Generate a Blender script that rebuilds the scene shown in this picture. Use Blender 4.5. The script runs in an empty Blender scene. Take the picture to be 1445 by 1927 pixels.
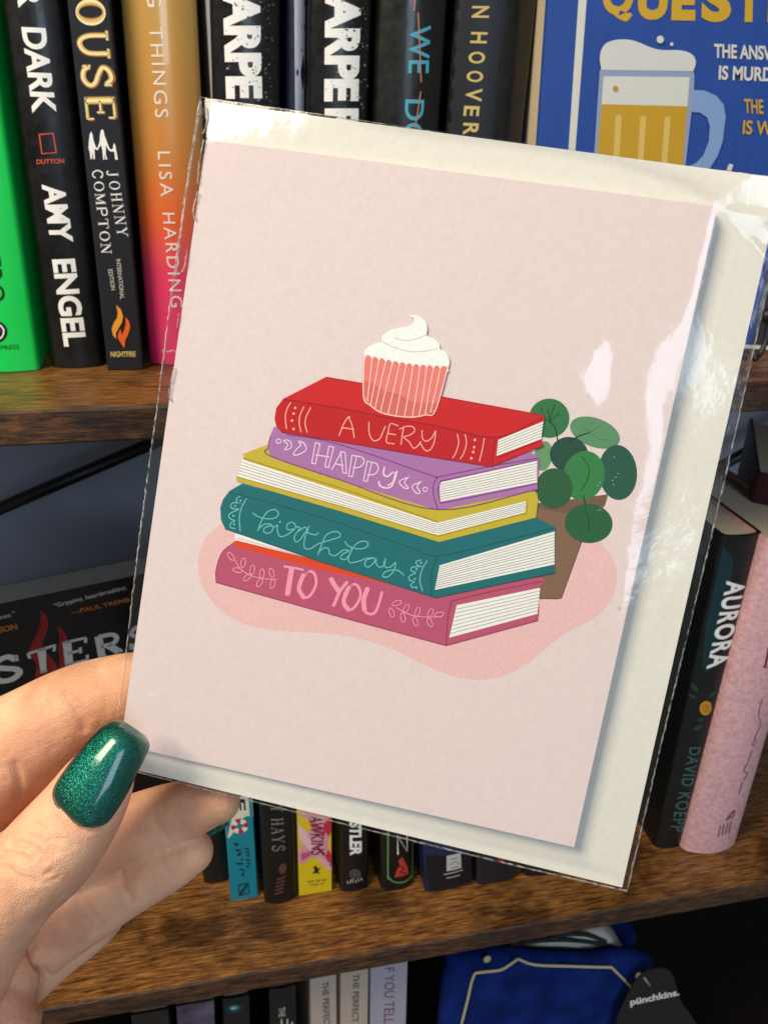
import bpy, bmesh, math, random
import numpy as np
from mathutils import Vector, Matrix
from mathutils.bvhtree import BVHTree

S = bpy.context.scene
COL = S.collection
random.seed(7)
rng = np.random.default_rng(11)

# ------------------------------------------------------------------ camera
W0, H0, F = 1445.0, 1927.0, 1646.334
CX, CY = W0 / 2, H0 / 2
_H = np.array([7520., -506., F]); _V = np.array([-122.5, 3536., F])
AX = _H / np.linalg.norm(_H); AZ = -_V / np.linalg.norm(_V); AY = np.cross(AZ, AX)
R = np.stack([AX, AY, AZ], 1)              # world -> camera (x right, y down, z forward)
CAM_POS = np.array([0., 0., 1.45])
cd = bpy.data.cameras.new('camera'); cam = bpy.data.objects.new('camera', cd); COL.objects.link(cam)
cd.sensor_fit = 'VERTICAL'; cd.sensor_height = 24.0; cd.sensor_width = 18.0
cd.lens = 24.0 * F / H0
cd.clip_start = 0.01; cd.clip_end = 50
m = Matrix(((R[0][0], -R[1][0], -R[2][0], CAM_POS[0]), (R[0][1], -R[1][1], -R[2][1], CAM_POS[1]),
            (R[0][2], -R[1][2], -R[2][2], CAM_POS[2]), (0, 0, 0, 1)))
cam.matrix_world = m
cd.dof.use_dof = True; cd.dof.focus_distance = 0.197; cd.dof.aperture_fstop = 36
S.camera = cam

# ------------------------------------------------------------------ world, lamps, exposure
wd = bpy.data.worlds.new('World'); S.world = wd; wd.use_nodes = True
bg = wd.node_tree.nodes['Background']; bg.inputs[0].default_value = (1.0, 0.95, 0.90, 1); bg.inputs[1].default_value = 0.165

def area(name, loc, target, sx, sy, power, col):
    l = bpy.data.lights.new(name, 'AREA'); l.shape = 'RECTANGLE'; l.size = sx; l.size_y = sy; l.energy = power; l.color = col
    o = bpy.data.objects.new(name, l); COL.objects.link(o)
    o.location = loc
    o.rotation_euler = (Vector(target) - Vector(loc)).to_track_quat('-Z', 'Y').to_euler()
    return o
area('ceiling_lamp', (-0.66, -0.10, 2.24), (0.05, 0.35, 1.3), 0.50, 0.50, 18.5, (1.0, 0.865, 0.67))
area('window_light', CAM_POS + R.T @ (np.array((.36, .06, -.93)) * 2.3), (0.03, 0.18, 1.42), 0.75, 1.5, 25, (0.62, 0.79, 1.0))
S.view_settings.view_transform = 'Standard'; S.view_settings.look = 'None'
S.view_settings.exposure = 0.02; S.view_settings.gamma = 1.0
S.cycles.max_bounces = 10; S.cycles.transparent_max_bounces = 16
S.cycles.use_denoising = True

# ------------------------------------------------------------------ geometry helpers
def ray(p):
    return R.T @ np.array([p[0] - CX, p[1] - CY, F])
def at_Y(p, Y): r = ray(p); return CAM_POS + r * ((Y - CAM_POS[1]) / r[1])
def at_Z(p, Z): r = ray(p); return CAM_POS + r * ((Z - CAM_POS[2]) / r[2])
def at_plane(p, p0, n):
    r = ray(p); return CAM_POS + r * (np.dot(p0 - CAM_POS, n) / np.dot(r, n))
def at_depth(p, z):                         # point at z metres along the lens axis
    return CAM_POS + ray(p) * (z / F)
def cam2w(v): return CAM_POS + R.T @ np.array(v)

def lin(c):
    out = []
    for v in c[:3]:
        v = v / 255.0
        out.append(v / 12.92 if v <= 0.04045 else ((v + 0.055) / 1.055) ** 2.4)
    return (*out, 1.0)

def node(nt, t, **k):
    n = nt.nodes.new(t)
    for a, b in k.items(): setattr(n, a, b)
    return n

MATS = {}
def mat(name, col, rough=0.5, spec=0.5, metal=0.0, coat=0.0, var=0.0, vscale=200.0, bump=0.0, bscale=800.0, sss=0.0):
    """plain procedural surface: base colour with a little noise variation and an optional fine bump"""
    if name in MATS: return MATS[name]
    M = bpy.data.materials.new(name); M.use_nodes = True; nt = M.node_tree
    b = nt.nodes['Principled BSDF']
    b.inputs['Base Color'].default_value = lin(col); b.inputs['Roughness'].default_value = rough
    b.inputs['Specular IOR Level'].default_value = spec; b.inputs['Metallic'].default_value = metal
    b.inputs['Coat Weight'].default_value = coat; b.inputs['Coat Roughness'].default_value = 0.12
    tc = node(nt, 'ShaderNodeTexCoord')
    if var:
        n = node(nt, 'ShaderNodeTexNoise'); n.inputs['Scale'].default_value = vscale; n.inputs['Detail'].default_value = 4
        nt.links.new(tc.outputs['Object'], n.inputs['Vector'])
        rp = node(nt, 'ShaderNodeValToRGB')
        a = np.array(lin(col)[:3]); lo = np.clip(a * (1 - var), 0, 1); hi = np.clip(a * (1 + var), 0, 1)
        rp.color_ramp.elements[0].position = 0.3; rp.color_ramp.elements[0].color = (*lo, 1)
        rp.color_ramp.elements[1].position = 0.7; rp.color_ramp.elements[1].color = (*hi, 1)
        nt.links.new(n.outputs['Fac'], rp.inputs['Fac']); nt.links.new(rp.outputs['Color'], b.inputs['Base Color'])
    if coat:
        n3 = node(nt, 'ShaderNodeTexNoise'); n3.inputs['Scale'].default_value = 130; n3.inputs['Detail'].default_value = 8; n3.inputs['Roughness'].default_value = .7
        nt.links.new(tc.outputs['Object'], n3.inputs['Vector'])
        m3 = node(nt, 'ShaderNodeMapRange'); m3.inputs[1].default_value = .35; m3.inputs[2].default_value = .68; m3.inputs[3].default_value = rough * .75; m3.inputs[4].default_value = rough * 1.5
        nt.links.new(n3.outputs['Fac'], m3.inputs[0]); nt.links.new(m3.outputs[0], b.inputs['Roughness'])
        n5 = node(nt, 'ShaderNodeTexNoise'); n5.inputs['Scale'].default_value = 420; n5.inputs['Detail'].default_value = 9; n5.inputs['Roughness'].default_value = .72
        nt.links.new(tc.outputs['Object'], n5.inputs['Vector'])
        m5 = node(nt, 'ShaderNodeMapRange'); m5.inputs[1].default_value = .66; m5.inputs[2].default_value = .78; m5.inputs[4].default_value = .35; nt.links.new(n5.outputs['Fac'], m5.inputs[0])
        x5 = node(nt, 'ShaderNodeMix', data_type='RGBA'); src = b.inputs['Base Color'].links[0].from_socket if b.inputs['Base Color'].links else None
        if src is not None: nt.links.new(src, x5.inputs[6])
        else: x5.inputs[6].default_value = lin(col)
        x5.inputs[7].default_value = (*[min(.6, q + .10) for q in lin(col)[:3]], 1); nt.links.new(m5.outputs[0], x5.inputs[0]); nt.links.new(x5.outputs[2], b.inputs['Base Color'])
    if bump:
        n2 = node(nt, 'ShaderNodeTexNoise'); n2.inputs['Scale'].default_value = bscale; n2.inputs['Detail'].default_value = 3
        nt.links.new(tc.outputs['Object'], n2.inputs['Vector'])
        bp = node(nt, 'ShaderNodeBump'); bp.inputs['Strength'].default_value = 1.0; bp.inputs['Distance'].default_value = bump
        nt.links.new(n2.outputs['Fac'], bp.inputs['Height']); nt.links.new(bp.outputs['Normal'], b.inputs['Normal'])
    MATS[name] = M
    return M

def ink(col): return mat('ink_%d_%d_%d' % tuple(col), col, 0.62, 0.3, var=0.05, vscale=1500)
def foil(col): return mat('print_%d_%d_%d' % tuple(col), col, 0.45, 0.4)

BASE = {}
def thing(name, label, cat, loc, group=None):
    o = bpy.data.objects.new(name, None); o.empty_display_size = 0.01; COL.objects.link(o)
    o.location = tuple(loc); o['label'] = label; o['category'] = cat
    if group: o['group'] = group
    BASE[o.name] = np.array(loc, float)
    return o
class MB:
    def __init__(s): s.v = []; s.f = []; s.mi = []; s.mats = []
    def m(s, material):
        if material not in s.mats: s.mats.append(material)
        return s.mats.index(material)
    def add(s, verts, faces, material):
        k = len(s.v); i = s.m(material)
        s.v += [tuple(x) for x in verts]; s.f += [tuple(k + j for j in f) for f in faces]; s.mi += [i] * len(faces)
        return s
    def build(s, name, parent=None, smooth=False, label=None):
        base = BASE[parent.name] if parent is not None else np.zeros(3)
        me = bpy.data.meshes.new(name)
        me.from_pydata([tuple(np.array(v) - base) for v in s.v], [], s.f)
        for q in s.mats: me.materials.append(q)
        me.polygons.foreach_set('material_index', s.mi)
        if smooth: me.polygons.foreach_set('use_smooth', [True] * len(me.polygons))
        me.update()
        o = bpy.data.objects.new(name, me); COL.objects.link(o)
        if parent is not None: o.parent = parent
        BASE[o.name] = base
        if label: o['label'] = label
        return o
def fix_normals(o):
    bm = bmesh.new(); bm.from_mesh(o.data); bmesh.ops.recalc_face_normals(bm, faces=bm.faces); bm.to_mesh(o.data); bm.free(); return o

def box_pts(o, ax, ay, az):                # corner o and three edge vectors
    o, ax, ay, az = map(np.array, (o, ax, ay, az))
    v = [o, o + ax, o + ax + ay, o + ay, o + az, o + ax + az, o + ax + ay + az, o + ay + az]
    return v, [(3, 2, 1, 0), (4, 5, 6, 7), (0, 1, 5, 4), (1, 2, 6, 5), (2, 3, 7, 6), (3, 0, 4, 7)]
def tube_pts(pts, rad, seg=10):
    pts = [np.array(p, float) for p in pts]; n = len(pts)
    rad = [rad] * n if np.isscalar(rad) else rad
    v = []; f = []
    up = np.array([0.13, 0.31, 0.94])
    for i, p in enumerate(pts):
        t = pts[min(i + 1, n - 1)] - pts[max(i - 1, 0)]; t /= np.linalg.norm(t)
        a = np.cross(t, up); a /= np.linalg.norm(a); b = np.cross(t, a)
        for k in range(seg):
            w = 2 * math.pi * k / seg; v.append(p + rad[i] * (math.cos(w) * a + math.sin(w) * b))
    for i in range(n - 1):
        for k in range(seg):
            k2 = (k + 1) % seg
            f.append((i * seg + k, i * seg + k2, (i + 1) * seg + k2, (i + 1) * seg + k))
    f.append(tuple(range(seg))[::-1]); f.append(tuple(range((n - 1) * seg, n * seg)))
    return v, f
def catmull(pts, n=8):
    pts = [np.array(p, float) for p in pts]
    if len(pts) < 3: return pts
    P = [2 * pts[0] - pts[1]] + pts + [2 * pts[-1] - pts[-2]]
    out = []
    for i in range(1, len(P) - 2):
        for k in range(n):
            t = k / n; a, b, c, d = P[i - 1:i + 3]
            out.append(0.5 * (2 * b + (c - a) * t + (2 * a - 5 * b + 4 * c - d) * t * t + (3 * b - a - 3 * c + d) * t ** 3))
    out.append(pts[-1]); return out

# 2D outlines (in photo pixels) -> lists of (points, faces) that a surface turns into geometry
def o_poly(pts): return ([np.array(p, float) for p in pts], [tuple(range(len(pts)))])
def o_stroke(pts, w, smooth=True, n=6):
    P = catmull(pts, n) if smooth else [np.array(p, float) for p in pts]
    Q = [P[0]]
    for p in P[1:]:
        if np.linalg.norm(p - Q[-1]) > 0.25: Q.append(p)
    P = Q; v = []; f = []; h = w / 2
    for i, p in enumerate(P):
        t = P[min(i + 1, len(P) - 1)] - P[max(i - 1, 0)]; t = t / (np.linalg.norm(t) + 1e-9); nn = np.array([-t[1], t[0]])
        hh = h
        v += [p + nn * hh, p - nn * hh]
    for i in range(len(P) - 1): f.append((2 * i, 2 * i + 1, 2 * i + 3, 2 * i + 2))
    n_ = len(P)
    for c, d, i0 in ((P[0], P[0] - P[min(1, n_ - 1)], 0), (P[-1], P[-1] - P[max(n_ - 2, 0)], 2 * n_ - 2)):   # round ends
        a0 = math.atan2(d[1], d[0]); k = len(v)
        v += [c + h * np.array([math.cos(a0 + q), math.sin(a0 + q)]) for q in np.linspace(-math.pi / 2, math.pi / 2, 7)[1:-1]]
        f.append((i0, *range(k, k + 5), i0 + 1) if i0 == 0 else (i0 + 1, *range(k, k + 5), i0))
    return v, f
def ell(cx, cy, rx, ry, rot=0, n=28, a0=0, a1=360):
    r = math.radians(rot); o = []
    for k in range(n if a1 - a0 >= 360 else n + 1):
        a = math.radians(a0 + (a1 - a0) * k / n); x, y = rx * math.cos(a), ry * math.sin(a)
        o.append((cx + x * math.cos(r) - y * math.sin(r), cy + x * math.sin(r) + y * math.cos(r)))
    return o
def merge(lst):
    v = []; f = []
    for a, b in lst:
        k = len(v); v += list(a); f += [tuple(k + j for j in q) for q in b]
    return v, f

_tc = {}
def glyphs(s, bold=0.0, spacing=1.0):
    key = (s, bold, spacing)
    if key in _tc: return _tc[key]
    c = bpy.data.curves.new('lettering', 'FONT'); c.body = s; c.size = 1.0; c.offset = bold; c.resolution_u = 5; c.space_character = spacing
    o = bpy.data.objects.new('lettering', c); COL.objects.link(o)
    dg = bpy.context.evaluated_depsgraph_get(); dg.update()
    me = bpy.data.meshes.new_from_object(o.evaluated_get(dg))
    v = [np.array((q.co.x, q.co.y)) for q in me.vertices]; f = [tuple(p.vertices) for p in me.polygons]
    bpy.data.objects.remove(o); bpy.data.curves.remove(c); bpy.data.meshes.remove(me)
    A = np.array(v); lo, hi = A.min(0), A.max(0)
    v = [(q - lo) / (hi - lo) for q in v]
    _tc[key] = (v, f); return v, f
# a small serif alphabet drawn with pen strokes: (x0,y0,x1,y1,width) bars, in a 0..1 box
TH, TN, SF = 0.17, 0.06, 0.06
def _ser(x, y, w=0.34): return (x - w / 2, y, x + w / 2, y, SF)
SERIF = {
 'H': [(.2, 0, .2, 1, TH), (.8, 0, .8, 1, TH), (.2, .5, .8, .5, TN), _ser(.2, .03), _ser(.2, .97), _ser(.8, .03), _ser(.8, .97)],
 'A': [(.5, 1, .12, 0, TN), (.48, 1, .85, 0, TH), (.25, .35, .72, .35, TN), _ser(.12, .03), _ser(.85, .03)],
 'Y': [(.12, 1, .5, .45, TH), (.88, 1, .5, .45, TN), (.5, 0, .5, .47, TH), _ser(.12, .97), _ser(.88, .97), _ser(.5, .03)],
 'E': [(.22, 0, .22, 1, TH), (.1, .97, .85, .97, TN), (.1, .03, .88, .03, TN), (.22, .5, .65, .5, TN), (.85, .97, .85, .76, TN), (.88, .03, .88, .24, TN), (.65, .62, .65, .38, TN)],
 'T': [(.5, 0, .5, 1, TH), (.05, .97, .95, .97, TN), (.06, .97, .06, .74, TN), (.94, .97, .94, .74, TN), _ser(.5, .03)],
 'N': [(.15, 0, .15, 1, TN), (.85, 0, .85, 1, TN), (.15, 1, .85, 0, TH), _ser(.15, .03), _ser(.12, .97), _ser(.85, .97)],
 'M': [(.1, 0, .1, 1, TN), (.9, 0, .9, 1, TH), (.12, 1, .5, .1, TH), (.88, 1, .5, .1, TN), _ser(.1, .03, .26), _ser(.9, .03), _ser(.08, .97, .2), _ser(.92, .97, .25)],
 'P': [(.22, 0, .22, 1, TH), _ser(.22, .03), 'c .22 .97 .75 .97 .9 .75 .75 .5 .22 .48'],
 'R': [(.22, 0, .22, 1, TH), _ser(.22, .03), 'c .22 .97 .7 .97 .85 .75 .7 .53 .22 .5', (.5, .5, .88, .02, TH), _ser(.9, .03, .2)],
 'J': [(.6, .2, .6, 1, TH), _ser(.6, .97), 'c .6 .25 .55 .05 .35 -.02 .15 .12'],
 'U': [_ser(.2, .97), _ser(.85, .97), 'c .2 .97 .2 .35 .35 .04 .6 .04 .82 .3 .85 .97'],
 'O': ['o'], 'C': ['c .85 .75 .65 .97 .35 .92 .15 .5 .35 .08 .65 .03 .88 .25', (.87, .97, .87, .7, TN)],
 'S': ['c .8 .78 .6 .98 .3 .9 .2 .7 .45 .54 .75 .4 .82 .2 .6 .02 .3 .05 .15 .25', (.83, .97, .83, .72, TN), (.13, .03, .13, .3, TN)],
}
def serif(s, k=1.0, gap=0.18):
    parts = []; x = 0
    for ch in s:
        if ch == ' ': x += .6; continue
        for st in SERIF[ch]:
            if isinstance(st, str):
                if st == 'o':
                    n = 26; v = []; f = []
                    for i in range(n):
                        a = 2 * math.pi * i / n
                        v += [np.array((.5 + .48 * math.cos(a), .5 + .5 * math.sin(a))), np.array((.5 + (.48 - .16 * k) * math.cos(a), .5 + (.5 - .06 * k) * math.sin(a)))]
                    for i in range(n): j = (i + 1) % n; f.append((2 * i, 2 * j, 2 * j + 1, 2 * i + 1))
                    g = (v, f)
                else:
                    q = [float(z) for z in st.split()[1:]]; g = o_stroke_raw([(q[i], q[i + 1]) for i in range(0, len(q), 2)], .12 * k)
            else:
                x0, y0, x1, y1, w = st; g = o_stroke_raw([(x0, y0), (x1, y1)], w * k)
            parts.append(([p + np.array((x, 0)) for p in g[0]], g[1]))
        x += 1 + gap
    v, f = merge(parts); A = np.array(v); lo, hi = A.min(0), A.max(0)
    return [(q - lo) / (hi - lo) for q in v], f
def o_stroke_raw(pts, w):
    P = catmull(pts, 6); P = [np.array(p, float) for p in P]; v = []; f = []
    for i, p in enumerate(P):
        t = P[min(i + 1, len(P) - 1)] - P[max(i - 1, 0)]; t = t / (np.linalg.norm(t) + 1e-9); nn = np.array([-t[1], t[0]])
        v += [p + nn * w / 2, p - nn * w / 2]
    for i in range(len(P) - 1): f.append((2 * i, 2 * i + 1, 2 * i + 3, 2 * i + 2))
    return v, f
def place(g, b0, b1, t0, t1=None):          # unit-box glyphs -> photo pixels by baseline start/end and cap top
    b0, b1, t0 = (np.array(q, float) for q in (b0, b1, t0))
    t1 = np.array(t1, float) if t1 is not None else b1 + (t0 - b0)
    return [b0 * (1 - x) * (1 - y) + b1 * x * (1 - y) + t0 * (1 - x) * y + t1 * x * y for x, y in g[0]], g[1]
def txt(s, b0, b1, t0, t1=None, bold=0.0, spacing=1.0): return place(glyphs(s, bold, spacing), b0, b1, t0, t1)

def smudge(b0, b1, t0, seed=1):              # small print too soft to read: a row of uneven strokes
    r = random.Random(seed); b0, b1, t0 = (np.array(q, float) for q in (b0, b1, t0)); n = max(4, int(np.linalg.norm(b1 - b0) / (np.linalg.norm(t0 - b0) * .62))); out = []
    for k in range(n):
        if r.random() < .12: continue
        pts = [b0 + (b1 - b0) * ((k + r.uniform(.1, .8)) / n) + (t0 - b0) * r.random() for _ in range(4)]
        out.append(o_stroke(pts, np.linalg.norm(t0 - b0) * .2, False))
    return merge(out)
def finer(v, f, L):                         # split long edges so that lettering can follow a rounded spine
    bm = bmesh.new(); vs = [bm.verts.new((p[0], p[1], 0)) for p in v]
    for q in f:
        try: bm.faces.new([vs[i] for i in q])
        except ValueError: pass
    bmesh.ops.triangulate(bm, faces=bm.faces[:])
    for _ in range(4):
        es = [e for e in bm.edges if e.calc_length() > L]
        if not es: break
        bmesh.ops.subdivide_edges(bm, edges=es, cuts=1)
        bmesh.ops.triangulate(bm, faces=[q for q in bm.faces if len(q.verts) > 3])
    bm.verts.index_update()
    out = [np.array((q.co.x, q.co.y)) for q in bm.verts], [tuple(x.index for x in q.verts) for q in bm.faces]
    bm.free(); return out

# ------------------------------------------------------------------ shelf geometry (camera-based heights)
D0 = 0.40                                   # distance to the front edge of the boards
ZC = CAM_POS[2]
Z1 = ZC - 0.3235 * D0                       # top of upper board
Z2 = ZC - 1.3035 * D0                       # top of middle board
TB = 0.0168
Z3 = Z2 - 0.315
YB = D0 + 0.335                             # back edge of the boards
YW = D0 + 0.375                             # wall face

def wood(name, edge):
    M = bpy.data.materials.new(name); M.use_nodes = True; nt = M.node_tree; b = nt.nodes['Principled BSDF']
    tc = node(nt, 'ShaderNodeTexCoord'); mp = node(nt, 'ShaderNodeMapping')
    nt.links.new(tc.outputs['Object'], mp.inputs['Vector'])
    mp.inputs['Scale'].default_value = (18, 340, 340) if not edge else (26, 170, 170)
    n1 = node(nt, 'ShaderNodeTexNoise'); n1.inputs['Scale'].default_value = 3.0; n1.inputs['Detail'].default_value = 9; n1.inputs['Roughness'].default_value = 0.76
    nt.links.new(mp.outputs['Vector'], n1.inputs['Vector'])
    n2 = node(nt, 'ShaderNodeTexNoise'); n2.inputs['Scale'].default_value = 22.0; n2.inputs['Detail'].default_value = 9; n2.inputs['Roughness'].default_value = 0.6
    nt.links.new(tc.outputs['Object'], n2.inputs['Vector'])
    r1 = node(nt, 'ShaderNodeValToRGB'); cr = r1.color_ramp
    cols = [(0.37, (24, 14, 8)), (0.45, (86, 54, 26)), (0.53, (140, 94, 47)), (0.64, (190, 140, 78))]
    if edge: cols = [(0.38, (14, 7, 3)), (0.45, (52, 31, 13)), (0.56, (90, 56, 24)), (0.70, (130, 86, 40))]
    cr.elements[0].position = cols[0][0]; cr.elements[0].color = lin(cols[0][1])
    cr.elements[1].position = cols[-1][0]; cr.elements[1].color = lin(cols[-1][1])
    for p, c in cols[1:-1]: e = cr.elements.new(p); e.color = lin(c)
    nt.links.new(n1.outputs['Fac'], r1.inputs['Fac'])
    r2 = node(nt, 'ShaderNodeValToRGB'); r2.color_ramp.elements[0].position = 0.38; r2.color_ramp.elements[0].color = (0.30, 0.27, 0.25, 1)
    r2.color_ramp.elements[1].position = 0.52; r2.color_ramp.elements[1].color = (1.1, 1.05, 1.0, 1)
    nt.links.new(n2.outputs['Fac'], r2.inputs['Fac'])
    mx = node(nt, 'ShaderNodeMix', data_type='RGBA', blend_type='MULTIPLY'); mx.inputs[0].default_value = 0.85
    nt.links.new(r1.outputs['Color'], mx.inputs[6]); nt.links.new(r2.outputs['Color'], mx.inputs[7])
    nt.links.new(mx.outputs[2], b.inputs['Base Color'])
    b.inputs['Roughness'].default_value = 0.33 if not edge else 0.5
    b.inputs['Specular IOR Level'].default_value = 0.55
    bp = node(nt, 'ShaderNodeBump'); bp.inputs['Strength'].default_value = 0.6; bp.inputs['Distance'].default_value = 0.0005 if not edge else 0.0012
    nt.links.new(n1.outputs['Fac'], bp.inputs['Height']); nt.links.new(bp.outputs['Normal'], b.inputs['Normal'])
    return M
WOOD_T, WOOD_E = wood('rustic_board_face', False), wood('rustic_board_edge', True)
METAL = mat('black_steel', (22, 22, 23), 0.45, 0.5)

# wall
w = MB().add([(-2.2, YW, -0.2), (2.6, YW, -0.2), (2.6, YW, 3.2), (-2.2, YW, 3.2), (-2.2, YW + .1, -0.2), (2.6, YW + .1, -0.2), (2.6, YW + .1, 3.2), (-2.2, YW + .1, 3.2)],
             [(0, 1, 2, 3), (7, 6, 5, 4), (0, 4, 5, 1), (3, 2, 6, 7)], mat('slate_wall', (156, 166, 184), 0.8, 0.2, var=0.1, vscale=14)).build('wall')
w['kind'] = 'structure'
# bookcase
bc = thing('bookcase', 'rustic brown board and black steel bookcase filled with books', 'bookcase', (0.2, D0 + 0.17, 0))
SHADEB = mat('shade_black_board', (24, 17, 12), .6, .3, var=.3, vscale=60)  # bottom board coloured near black for the deep shade under the middle shelf
def board(z):
    b = MB()
    x0, x1, e = -1.15, 1.55, 0.0012
    prof = [(D0 + e, z), (YB, z), (YB, z - TB), (D0 + e, z - TB), (D0, z - TB + e), (D0, z - e)]
    v = [(x0, y, zz) for y, zz in prof] + [(x1, y, zz) for y, zz in prof]; n = len(prof)
    for i in range(n):
        j = (i + 1) % n
        b.add([v[i], v[j], v[n + j], v[n + i]], [(0, 1, 2, 3)], (WOOD_T if i in (0,) else WOOD_E) if z != Z3 else SHADEB)
    b.add(v[:n], [tuple(range(n))], WOOD_E); b.add(v[n:], [tuple(range(n))[::-1]], WOOD_E)
    return fix_normals(b.build('shelf', bc))
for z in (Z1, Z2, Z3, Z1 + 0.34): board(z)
def rod(p, q, ext0, ext1):
    a, b_ = at_Y(p, YB - 0.012), at_Y(q, YB - 0.012); d = b_ - a
    v, f = tube_pts([a - d * ext0, b_ + d * ext1], 0.0055, 12); MB().add(v, f, METAL).build('cross_brace', bc, True)
rod((0, 957), (278, 838), 0.6, 0.28); rod((1362, 874), (1445, 826), 1.8, 2.2)
for x in (-1.12, 1.50):
    for y in (D0 + .02, YB - .03):
        v, f = box_pts((x, y, 0.25), (.022, 0, 0), (0, .022, 0), (0, 0, 1.35)); MB().add(v, f, METAL).build('upright', bc)

# ------------------------------------------------------------------ books
PAGES = mat('page_edges', (205, 192, 165), 0.85, 0.1, var=0.12, vscale=900)
class Book:
    """upright book: spine frame (origin, across, up, into the shelf) with a rounded or flat spine"""
    def __init__(s, name, label, grp, O, w, lean, H, D, cover, hard=True, bulge=0.0, yaw=0.0, pages=PAGES, cat='book', cover_label=None, rnd=None):
        s.O = np.array(O, float); s.w = w; s.H = H; s.D = D; s.b = bulge
        s.r = (0.0022 if hard else 0.0009) if rnd is None else rnd
        c, n = math.cos(lean), math.sin(lean)
        s.ax = np.array((c * math.cos(yaw), c * math.sin(yaw), -n)); s.ah = np.array((n, 0, c))
        s.ay = np.cross(s.ah, s.ax); s.ay /= np.linalg.norm(s.ay)
        if s.ay[1] < 0: s.ay = -s.ay
        s.t = thing(name, label, cat, s.O, grp)
        th = 0.0026 if hard else 0.0005
        xs = sorted(set([0, w] + list(np.linspace(0, w, 25)) + [s.r * k for k in (.15, .4, .7, 1)] + [w - s.r * k for k in (.15, .4, .7, 1)]))
        out = [(0, D)] + [(x, s.ft(x)) for x in xs] + [(w, D)]
        inn = [(th, D)] + [(min(max(x, th), w - th), s.ft(x) + th + (s.r if (x < th or x > w - th) else 0)) for x in xs] + [(w - th, D)]
        n_ = len(out); v = []
        for h in (0, H):
            v += [s.pt(a, h, t) for a, t in out] + [s.pt(a, h, t) for a, t in inn]
        f = []
        for i in range(n_ - 1):
            f += [(i, i + 1, 2 * n_ + i + 1, 2 * n_ + i), (n_ + i + 1, n_ + i, 3 * n_ + i, 3 * n_ + i + 1),
                  (i + 1, i, n_ + i, n_ + i + 1), (2 * n_ + i, 2 * n_ + i + 1, 3 * n_ + i + 1, 3 * n_ + i)]
        f += [(0, 2 * n_, 3 * n_, n_), (n_ - 1, 2 * n_ - 1, 4 * n_ - 1, 3 * n_ - 1)]
        o = MB().add(v, f, cover).build('cover', s.t, True, cover_label); fix_normals(o)
        o.data.set_sharp_from_angle(angle=math.radians(40)); s.cover = o
        g = 0.003 if hard else 0.0
        e = th + 0.0004
        v, f = box_pts(s.pt(e, g, 0.004 + max(s.r, 0)), s.ax * (w - 2 * e), s.ay * (D - 0.008 - s.r), s.ah * (H - 2 * g - 0.0003))
        MB().add(v, f, pages).build('page_block', s.t)
        s.n = 0
    def ft(s, x):
        q = abs(2 * x / s.w - 1); t = -s.b * (1 - q * q); d = min(x, s.w - x)
        if d < s.r: k = 1 - d / s.r; t += s.r * (1 - math.sqrt(max(0, 1 - k * k)))
        return t
    def pt(s, a, h, t): return s.O + s.ax * a + s.ah * h + s.ay * t
    def sh(s, p):
        P = at_plane(p, s.O - s.ay * s.b * 0.75, s.ay) - s.O
        c = np.dot(s.ax, s.ah); return np.dot(P, s.ax), np.dot(P, s.ah)
    def put(s, name, items, label=None, lift=None):
        """items: list of ((points, faces) in photo pixels, material) laid on the spine"""
        if name == 'lettering' and len(items) > 1:
            for it_ in items: s.put(name, [it_], label, lift)
            return
        mb = MB()
        for k, ((v, f), mt) in enumerate(items):
            q = [np.array(s.sh(p)) for p in v]
            if s.b > 0: q, f = finer(q, f, 0.0035)
            s.n += 1
            L = (0.00012 + 0.00003 * s.n) if lift is None else lift
            q = [np.array((min(max(p[0], .0002), s.w - .0002), min(max(p[1], .0005), s.H - .0003))) for p in q]
            mb.add([s.pt(p[0], p[1], s.ft(min(max(p[0], 0), s.w)) - L) for p in q], f, mt)
        return mb.build(name, s.t, False, label)

def spine(pL1, pL2, pR1, pR2, Y, z):
    """left / right spine edges (two photo points each, upper then lower) on the plane Y -> base corner on height z, width, lean"""
    a, b, c, d = (at_Y(p, Y) for p in (pL1, pL2, pR1, pR2))
    lean = 0.5 * (math.atan2(a[0] - b[0], a[2] - b[2]) + math.atan2(c[0] - d[0], c[2] - d[2]))
    tl = math.tan(lean)
    xl = b[0] + (z - b[2]) * tl; xr = d[0] + (z - d[2]) * tl
    w = (xr - xl) * math.cos(lean)
    z0 = z if lean <= 0 else z            # stands on its lower corner
    zz = z + max(0, w * math.sin(lean)) + 0.0004
    return (xl, Y, zz), w, lean

G1, G2, G3 = 'books standing on the upper shelf', 'books standing on the middle shelf', 'books standing on the bottom shelf'
WHITE, OFFW = foil((248, 246, 240)), foil((205, 200, 188))
def cloth(name, col, rough=0.4, coat=0.15, var=0.08): return mat(name, col, rough, 0.45, coat=coat, var=var, vscale=60, bump=0.00003, bscale=2500)
BLK = cloth('black_jacket', (11, 11, 11), .36); BLK2 = cloth('black_jacket_satin', (13, 13, 14), 0.30); NAVY = cloth('navy_black_jacket', (17, 20, 28), 0.5, 0.0)
YS = at_Z((150, 690), Z1)[1]               # plane of the spines on the upper shelf
YS2 = at_Z((480, 1695), Z2)[1]

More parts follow.
